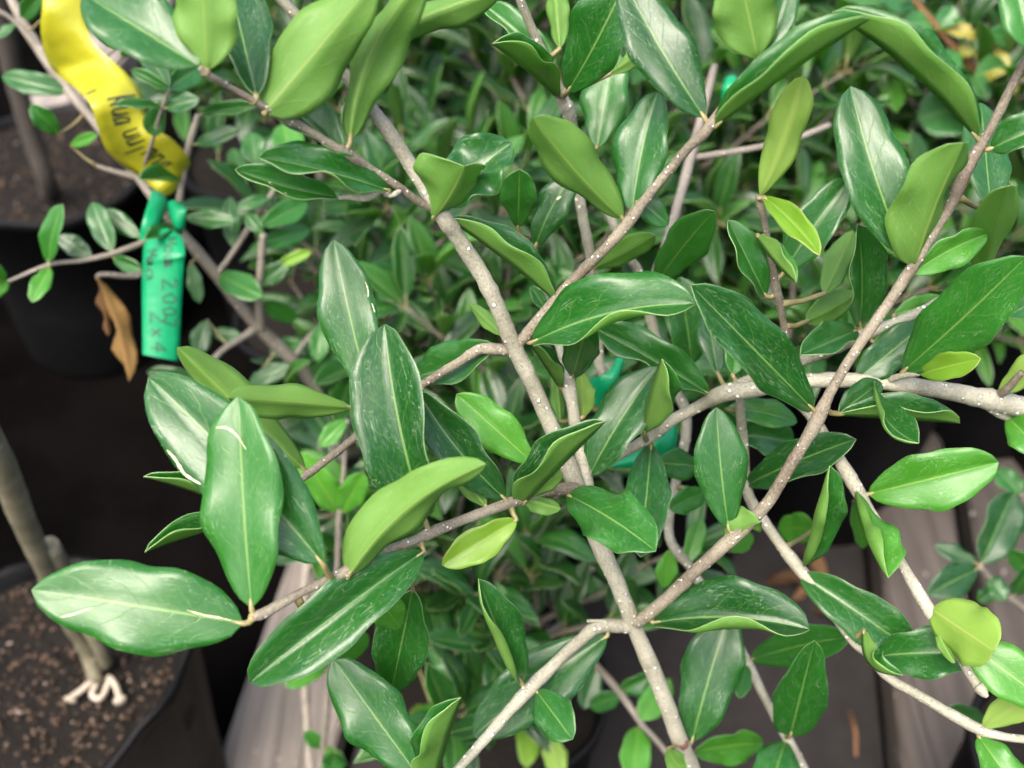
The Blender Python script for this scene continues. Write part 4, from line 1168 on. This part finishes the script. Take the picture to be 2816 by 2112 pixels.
BG = [  # x, y, height, label
    (0.02, 1.08, .46, 'dense leafy sapling behind the fork of the dotted stem'), (0.20, .90, .34, 'short bushy sapling in the gap right of the dotted stem'),
    (0.36, 1.12, .50, 'leafy sapling behind the lance-shaped sheened leaf'), (0.18, 1.35, .52, 'blurred upright sapling in the second row of pots'),
    (-0.18, 1.32, .50, 'blurred sapling behind the pale forked twig'), (0.60, 1.22, .42, 'leafy sapling beyond the level dotted stem'),
    (0.50, 1.42, .52, 'blurred sapling behind the young bright leaf'), (-0.38, 1.72, .50, 'far sapling behind the weathered board at the back'),
    (0.02, 1.68, .52, 'far leafy sapling in the third row of pots'), (0.34, 1.75, .54, 'far sapling with pale twigs in the third row'),
    (-0.12, 2.05, .5, 'far sapling at the back of the block'), (0.62, 2.0, .55, 'far sapling near the round-leaved bush'), (0.25, 2.2, .55, 'hindmost sapling seen between the upper leaves'),
    (0.74, 1.5, .35, 'low sapling below the round-leaved bush'), (0.26, 1.0, .30, 'low bright sapling in the dark gap by the crossing branches'),
    (-0.22, 1.02, .40, 'sapling under the scarred pair of leaves'), (0.05, .93, .32, 'low sapling under the dotted stem'),
    (0.43, .98, .40, 'sapling in the black pot under the crossing branches'),
    (0.78, 1.0, .40, 'sapling behind the bright veined leaf'), (0.16, 1.12, .50, 'crowded sapling right behind the upper fork'), (0.80, 1.22, .45, 'sapling in front of the round-leaved bushes'),
    (-0.36, 1.36, .42, 'sapling between the yellow tape and the scarred leaves'), (0.40, 1.55, .55, 'sapling in the middle of the third row'), (-.02, 2.4, .6, 'tall far sapling in the hindmost row'),
    (.48, 2.4, .6, 'tall far sapling beside the hindmost one'), (.95, 2.2, .6, 'tall far sapling behind the yellowing bush'), (-.35, 2.3, .5, 'far sapling behind the leaning taped one'),
]
tot = 0
for i, (x, y, h, lab) in enumerate(BG):
    tot += grow(x, y, h, 200 + i, lab, None, None, .14 if i not in (14,) else .85, (random.Random(i).uniform(-.04, .04), 0), .07, nb=8)
    pot(x, y, 'black nursery pot of the ' + ' '.join(lab.split()[:11]), .115, .32, 300 + i)
tot += grow(-.06, .66, .27, 451, 'leafy second sapling sharing the pot beside the weathered board', None, None, .35, (.10, -.02), .058, nb=9)
tot += grow(-.13, .72, .30, 452, 'leafy third sapling sharing the pot beside the weathered board', None, None, .3, (.02, .02), .058, nb=8)
tot += grow(-.08, .75, .34, 453, 'upright sapling at the back of the pot beside the weathered board', None, None, .25, (.08, .02), .058, nb=9)
tot += grow(-.01, .50, .15, 461, 'low dense sapling beneath the lower fork of the dotted stem', None, None, .12, (.03, 0), .055, nb=6)
tot += grow(-.05, .52, .20, 462, 'low spreading sapling between the dotted stem and weathered board', None, None, .12, (-.02, .0), .055, nb=6)
pot(-.02, .50, 'black nursery pot holding two low saplings under the lower fork', .10, .32, 463, 0, None)
tot += grow(.40, .92, .24, 471, 'bright sapling leaning out of the black pot under the crossing branches', None, None, .55, (-.03, -.18), .06, nb=8)
tot += grow(.22, .86, .24, 472, 'leaning sapling in the gap below the level dotted stem', None, None, .3, (.05, -.16), .06, nb=8)
tot += grow(.46, .96, .34, 473, 'upright bright sapling at the back of the pot under the crossing branches', None, None, .4, (.05, -.10), .06, nb=8)
tot += grow(.86, 1.75, .50, 401, 'far round-leaved bush behind the orange-stemmed one', None, LRO + LYE, 0, (-.10, 0), .062, 'bark_o', 6)
pot(.86, 1.75, 'black nursery pot of the yellowing round-leaved bush', .115, .32, 402)
tot += grow(1.05, 1.35, .55, 403, 'glossy round-leaved bush at the end of the block', None, LRO, 0, (-.10, 0), .062, 'bark_o', 6)
pot(1.05, 1.35, 'black nursery pot of the glossy round-leaved bush', .115, .32, 404)
print('background leaves', tot)
for k in 'ABCLVRO':
    l3 = INFO[k][2]
    pot(l3[0], l3[1], {'A': 'black nursery pot of the large dotted sapling', 'B': 'black nursery pot of the level-stemmed sapling', 'C': 'black nursery pot of the slim sapling with torn tape',
                       'L': 'black nursery pot of the leaning taped sapling', 'V': 'black nursery pot beside the weathered board', 'R': 'black nursery pot by the shaded timber', 'O': 'black nursery pot of the orange-stemmed bush'}[k], .11, .32, ord(k), 0, None)

# ------------------------------------------------------------------ tapes
def tape_mat(name, c, t):
    m, n, l, b = M(name)
    g = G(n, l)
    tc = g.new('ShaderNodeTexCoord').outputs['Object']
    f = g.noise(tc, 30, 3)
    l.new(g.mix(f, tuple(x * .88 for x in c), tuple(min(1, x * 1.1) for x in c)), b.inputs['Base Color'])
    b.inputs['Roughness'].default_value = 0.35
    l.new(g.bump(f, .7, .004), b.inputs['Normal'])
    tr_ = g.new('ShaderNodeBsdfTranslucent')
    tr_.inputs[0].default_value = (*c, 1)
    ms = g.new('ShaderNodeMixShader')
    ms.inputs[0].default_value = t
    l.new(b.outputs[0], ms.inputs[1]); l.new(tr_.outputs[0], ms.inputs[2])
    l.new(ms.outputs[0], n['Material Output'].inputs[0])
    return m


YM = tape_mat('yellow_tape', (0.36, 0.355, 0.018), .4)
GRM = tape_mat('green_tape', (0.003, 0.27, 0.105), .4)
INK = plain('black_ink', (0.012, 0.014, 0.014), .5, .2, 100, 0)


class Strip:
    """a ribbon through pairs of edge directions with its own depth; real sheet with thickness"""
    def __init__(s, rows, n=6):
        P = []
        for (lt, rt, d, dd) in rows:
            a = at(px(*lt), d - dd); b = at(px(*rt), d + dd)
            P.append((*a, *b))
        den = catmull(P, n)
        s.L = [Vector(q[:3]) for q in den]
        s.R = [Vector(q[3:]) for q in den]

    def pt(s, u, v):
        x = v * (len(s.L) - 1)
        i = min(int(x), len(s.L) - 2)
        f = x - i
        a = s.L[i].lerp(s.L[i + 1], f); b = s.R[i].lerp(s.R[i + 1], f)
        T = (s.L[i + 1] - s.L[i] + s.R[i + 1] - s.R[i])
        n = T.cross(b - a).normalized()
        if n.dot(CAM - a) < 0:
            n = -n
        return a.lerp(b, u) + n * .0025 * sin(pi * u), n

    def build(s, name, mat, parent, origin, bend=0.003):
        m, c = len(s.L), 7
        V, F = [], []
        for lay in (0, 1):
            for i in range(m):
                for k in range(c):
                    p, n = s.pt(k / (c - 1), min(.9999, i / (m - 1)))
                    V.append(p + n * (.00012 if lay == 0 else -.00012))
        o = m * c
        for i in range(m - 1):
            for k in range(c - 1):
                a = i * c + k
                F.append((a, a + 1, a + c + 1, a + c))
                F.append((o + a, o + a + c, o + a + c + 1, o + a + 1))
            F.append((i * c, i * c + c, o + i * c + c, o + i * c))
            F.append((i * c + c - 1, o + i * c + c - 1, o + i * c + 2 * c - 1, i * c + 2 * c - 1))
        return mesh_obj(name, V, F, [mat], parent, origin)


GLY = {  # pen strokes in a unit box (x right, y up)
    'M': [[(0, 0), (.1, 1), (.45, .3), (.8, 1), (.9, 0)]], 'o': [[(.45, .6), (.1, .5), (.1, .1), (.5, 0), (.7, .3), (.45, .6)]],
    'u': [[(.05, .6), (.1, .1), (.4, 0), (.65, .2), (.7, .6), (.75, 0)]], 'n': [[(.05, 0), (.1, .6), (.2, .45), (.5, .6), (.65, .4), (.7, 0)]],
    'a': [[(.65, .55), (.3, .6), (.05, .3), (.2, 0), (.55, .1), (.68, .6), (.75, 0)]], 'r': [[(.1, 0), (.15, .6), (.2, .4), (.6, .6)]],
    'i': [[(.3, .6), (.35, 0)], [(.33, .85), (.36, .9)]], 's': [[(.6, .55), (.2, .6), (.15, .35), (.6, .25), (.5, 0), (.05, .05)]], 'e': [[(.1, .3), (.65, .35), (.5, .6), (.15, .5), (.1, .1), (.6, .05)]],
    '2': [[(.05, .8), (.4, 1), (.65, .7), (.05, 0), (.75, .02)]], '0': [[(.4, 1), (.05, .6), (.2, 0), (.6, .1), (.7, .7), (.4, 1)]], '7': [[(.05, 1), (.75, .95), (.3, 0)]], '4': [[(.5, 0), (.55, 1), (.05, .35), (.8, .4)]],
    'x': [[(.1, .6), (.7, 0)], [(.65, .6), (.1, 0)]], 'K': [[(.1, 0), (.15, 1)], [(.7, 1), (.15, .45), (.75, 0)]], ' ': [],
}


def write(strip, lines, parent, origin, pen=.00055):
    """lines: (text, v0, v1, u baseline, u height): text runs along the ribbon (v), letter tops towards +u"""
    V, F = [], []
    for (txt, v0, v1, u0, uh) in lines:
        k = (v1 - v0) / len(txt)
        for ci, ch in enumerate(txt):
            for st in GLY.get(ch, []):
                pts = []
                for a, b in zip(st[:-1], st[1:]):
                    for s in range(4):
                        pts.append((a[0] + (b[0] - a[0]) * s / 4, a[1] + (b[1] - a[1]) * s / 4))
                pts.append(st[-1])
                W3 = [strip.pt(u0 + uh * y, v0 + k * (ci + x)) for x, y in pts]
                prev = None
                for i, (p, n) in enumerate(W3):
                    a = W3[max(0, i - 1)][0]; b = W3[min(len(W3) - 1, i + 1)][0]
                    sd_ = (b - a).cross(n)
                    sd_ = sd_.normalized() * pen if sd_.length > 1e-9 else Vector((pen, 0, 0))
                    o = len(V)
                    V += [p + n * .0004 + sd_, p + n * .0004 - sd_]
                    if prev is not None:
                        F.append((prev, prev + 1, o + 1, o))
                    prev = o
    return mesh_obj('handwriting', V, F, [INK], parent, origin, smooth=False)


yo = at(px('A', 1010, 1150), .745)
yt = thing('yellow_tape', yo, 'long yellow plastic flagging tape with black handwriting', 'tape')
ys = Strip([(('A', 262, -120), ('A', 495, -120), .70, .0), (('A', 258, 30), ('A', 526, 20), .695, .006), (('A', 247, 180), ('A', 532, 160), .70, .0), (('A', 280, 350), ('A', 575, 270), .712, -.012), (('A', 345, 450), ('A', 660, 350), .715, -.015),
            (('A', 460, 540), ('A', 775, 455), .70, .0), (('A', 545, 630), ('A', 862, 570), .69, .012), (('A', 590, 760), ('A', 890, 700), .695, .008), (('A', 640, 900), ('A', 960, 790), .705, -.005),
            (('A', 725, 990), ('A', 1050, 850), .715, -.012), (('A', 840, 1070), ('A', 1140, 950), .725, -.008), (('A', 940, 1150), ('A', 1155, 1010), .732, .004), (('A', 1000, 1192), ('A', 1100, 1100), .74, .004)])
ys.build('ribbon', YM, yt, yo)
write(ys, [('i', .44, .50, .05, .35), ('Kua', .50, .60, .30, .55), ('uu', .62, .69, .42, .5), ('i', .70, .73, .25, .6), ('nne', .74, .84, .45, .45)], yt, yo, .0006)
go = at(px('A', 1040, 1330), .735)
gt = thing('green_tag', go, 'green plastic tag with two lines of black handwriting hanging from the leaning sapling', 'tag')
gs = Strip([(('A', 940, 1420), ('A', 1060, 1400), .722, 0), (('A', 880, 1480), ('A', 1112, 1450), .715, 0), (('A', 868, 1580), ('A', 1125, 1545), .71, -.004), (('D', 864, 130), ('D', 1118, 100), .712, -.003), (('D', 864, 350), ('D', 1104, 340), .718, .002),
            (('D', 866, 520), ('D', 1096, 530), .722, .004), (('D', 868, 652), ('D', 1088, 692), .724, .005)])
gs.build('ribbon', GRM, gt, go)
write(gs, [('Moua', .16, .52, .56, .30), ('2007', .56, .80, .54, .34), ('Mana', .26, .58, .12, .28), ('2x4', .70, .97, .22, .42)], gt, go, .00042)
k1 = Strip([(('A', 925, 1155), ('A', 1025, 1225), .742, 0), (('A', 890, 1270), ('A', 1000, 1310), .728, .006), (('A', 862, 1370), ('A', 960, 1380), .722, .004), (('A', 842, 1455), ('A', 915, 1440), .725, 0)])
k1.build('knot', GRM, gt, go)
k2 = Strip([(('A', 1020, 1240), ('A', 1100, 1235), .735, 0), (('A', 1030, 1310), ('A', 1132, 1270), .728, -.004), (('A', 1060, 1380), ('A', 1128, 1350), .73, 0), (('A', 1080, 1410), ('A', 1120, 1400), .738, 0)])
k2.build('knot', GRM, gt, go)
go2 = at(px('E', 1660, 780), .59)
g2 = thing('green_tape', go2, 'torn green flagging tape knotted round the slim pale stem', 'tape')
Strip([(('E', 1590, 800), ('E', 1660, 985), .592, 0), (('E', 1660, 785), ('E', 1730, 900), .582, .004), (('E', 1720, 740), ('E', 1775, 800), .580, 0), (('E', 1765, 668), ('E', 1800, 720), .585, 0)]).build('ribbon', GRM, g2, go2)
Strip([(('E', 1640, 800), ('E', 1640, 860), .600, 0), (('E', 1740, 808), ('E', 1735, 890), .588, 0), (('E', 1900, 800), ('E', 1890, 890), .590, 0)]).build('ribbon', GRM, g2, go2)
go3 = at(px('F', 60, 1040), .61)
g3 = thing('green_tape', go3, 'loop of green flagging tape hanging beneath the thin crossing branch', 'tape')
Strip([(('E', 2030, 1020), ('E', 2120, 1040), .60, 0), (('E', 2030, 1110), ('E', 2132, 1160), .592, .004), (('E', 1985, 1190), ('E', 2085, 1290), .588, .006), (('E', 1880, 1240), ('E', 1930, 1330), .592, 0), (('E', 1740, 1300), ('E', 1750, 1345), .60, 0)]).build('ribbon', GRM, g3, go3)
p4 = at(px('C', 420, 530), .72)
g4 = thing('green_tape', p4, 'scrap of green tape tied on a pale twig far behind the fork', 'tape')
Strip([(('C', 385, 490), ('C', 470, 470), .715, 0), (('C', 375, 540), ('C', 470, 520), .71, 0), (('C', 368, 600), ('C', 440, 590), .715, 0)]).build('ribbon', GRM, g4, p4)

# ------------------------------------------------------------------ litter on the ground
def litter(t, x, y, seed, ln, label, rot):
    me = canon(seed, .17, .5, .5, .25, .7, .35, 'litter')
    me.materials.clear()
    for k in range(4):
        me.materials.append(MAT['litter'])
    p = gp(t, x, y, .012)
    o = link('fallen_leaf', me, None, p)
    o.scale = (ln,) * 3
    o.rotation_euler = (0.05, 0.1, rot)
    tag(o, label, 'leaf', 'dead leaves on the ground')


for i, (t, x, y, ln, ro) in enumerate((('I', 640, 540, .09, -1.7), ('I', 800, 640, .07, -1.2), ('I', 1300, 620, .08, -.9), ('I', 920, 700, .07, -2.2), ('I', 1000, 560, .07, .4))):
    litter(t, x, y, 600 + i, ln, 'dry brown leaf on the bare ground under the crossing branches', ro)
a, b_ = gp('I', 1155, 1320, .012), gp('I', 1190, 1590, .012)
V, F, U = tube_geo([(a, .0022), (a.lerp(b_, .5) + Vector((.002, 0, .004)), .0026), (b_, .0018)], 6, .1, 2)
tag(mesh_obj('dry_twig', V, F, [plain('rust_twig', (.30, .14, .06), .7)], None, a), 'short rust-brown dry twig on the bare grey ground', 'twig')
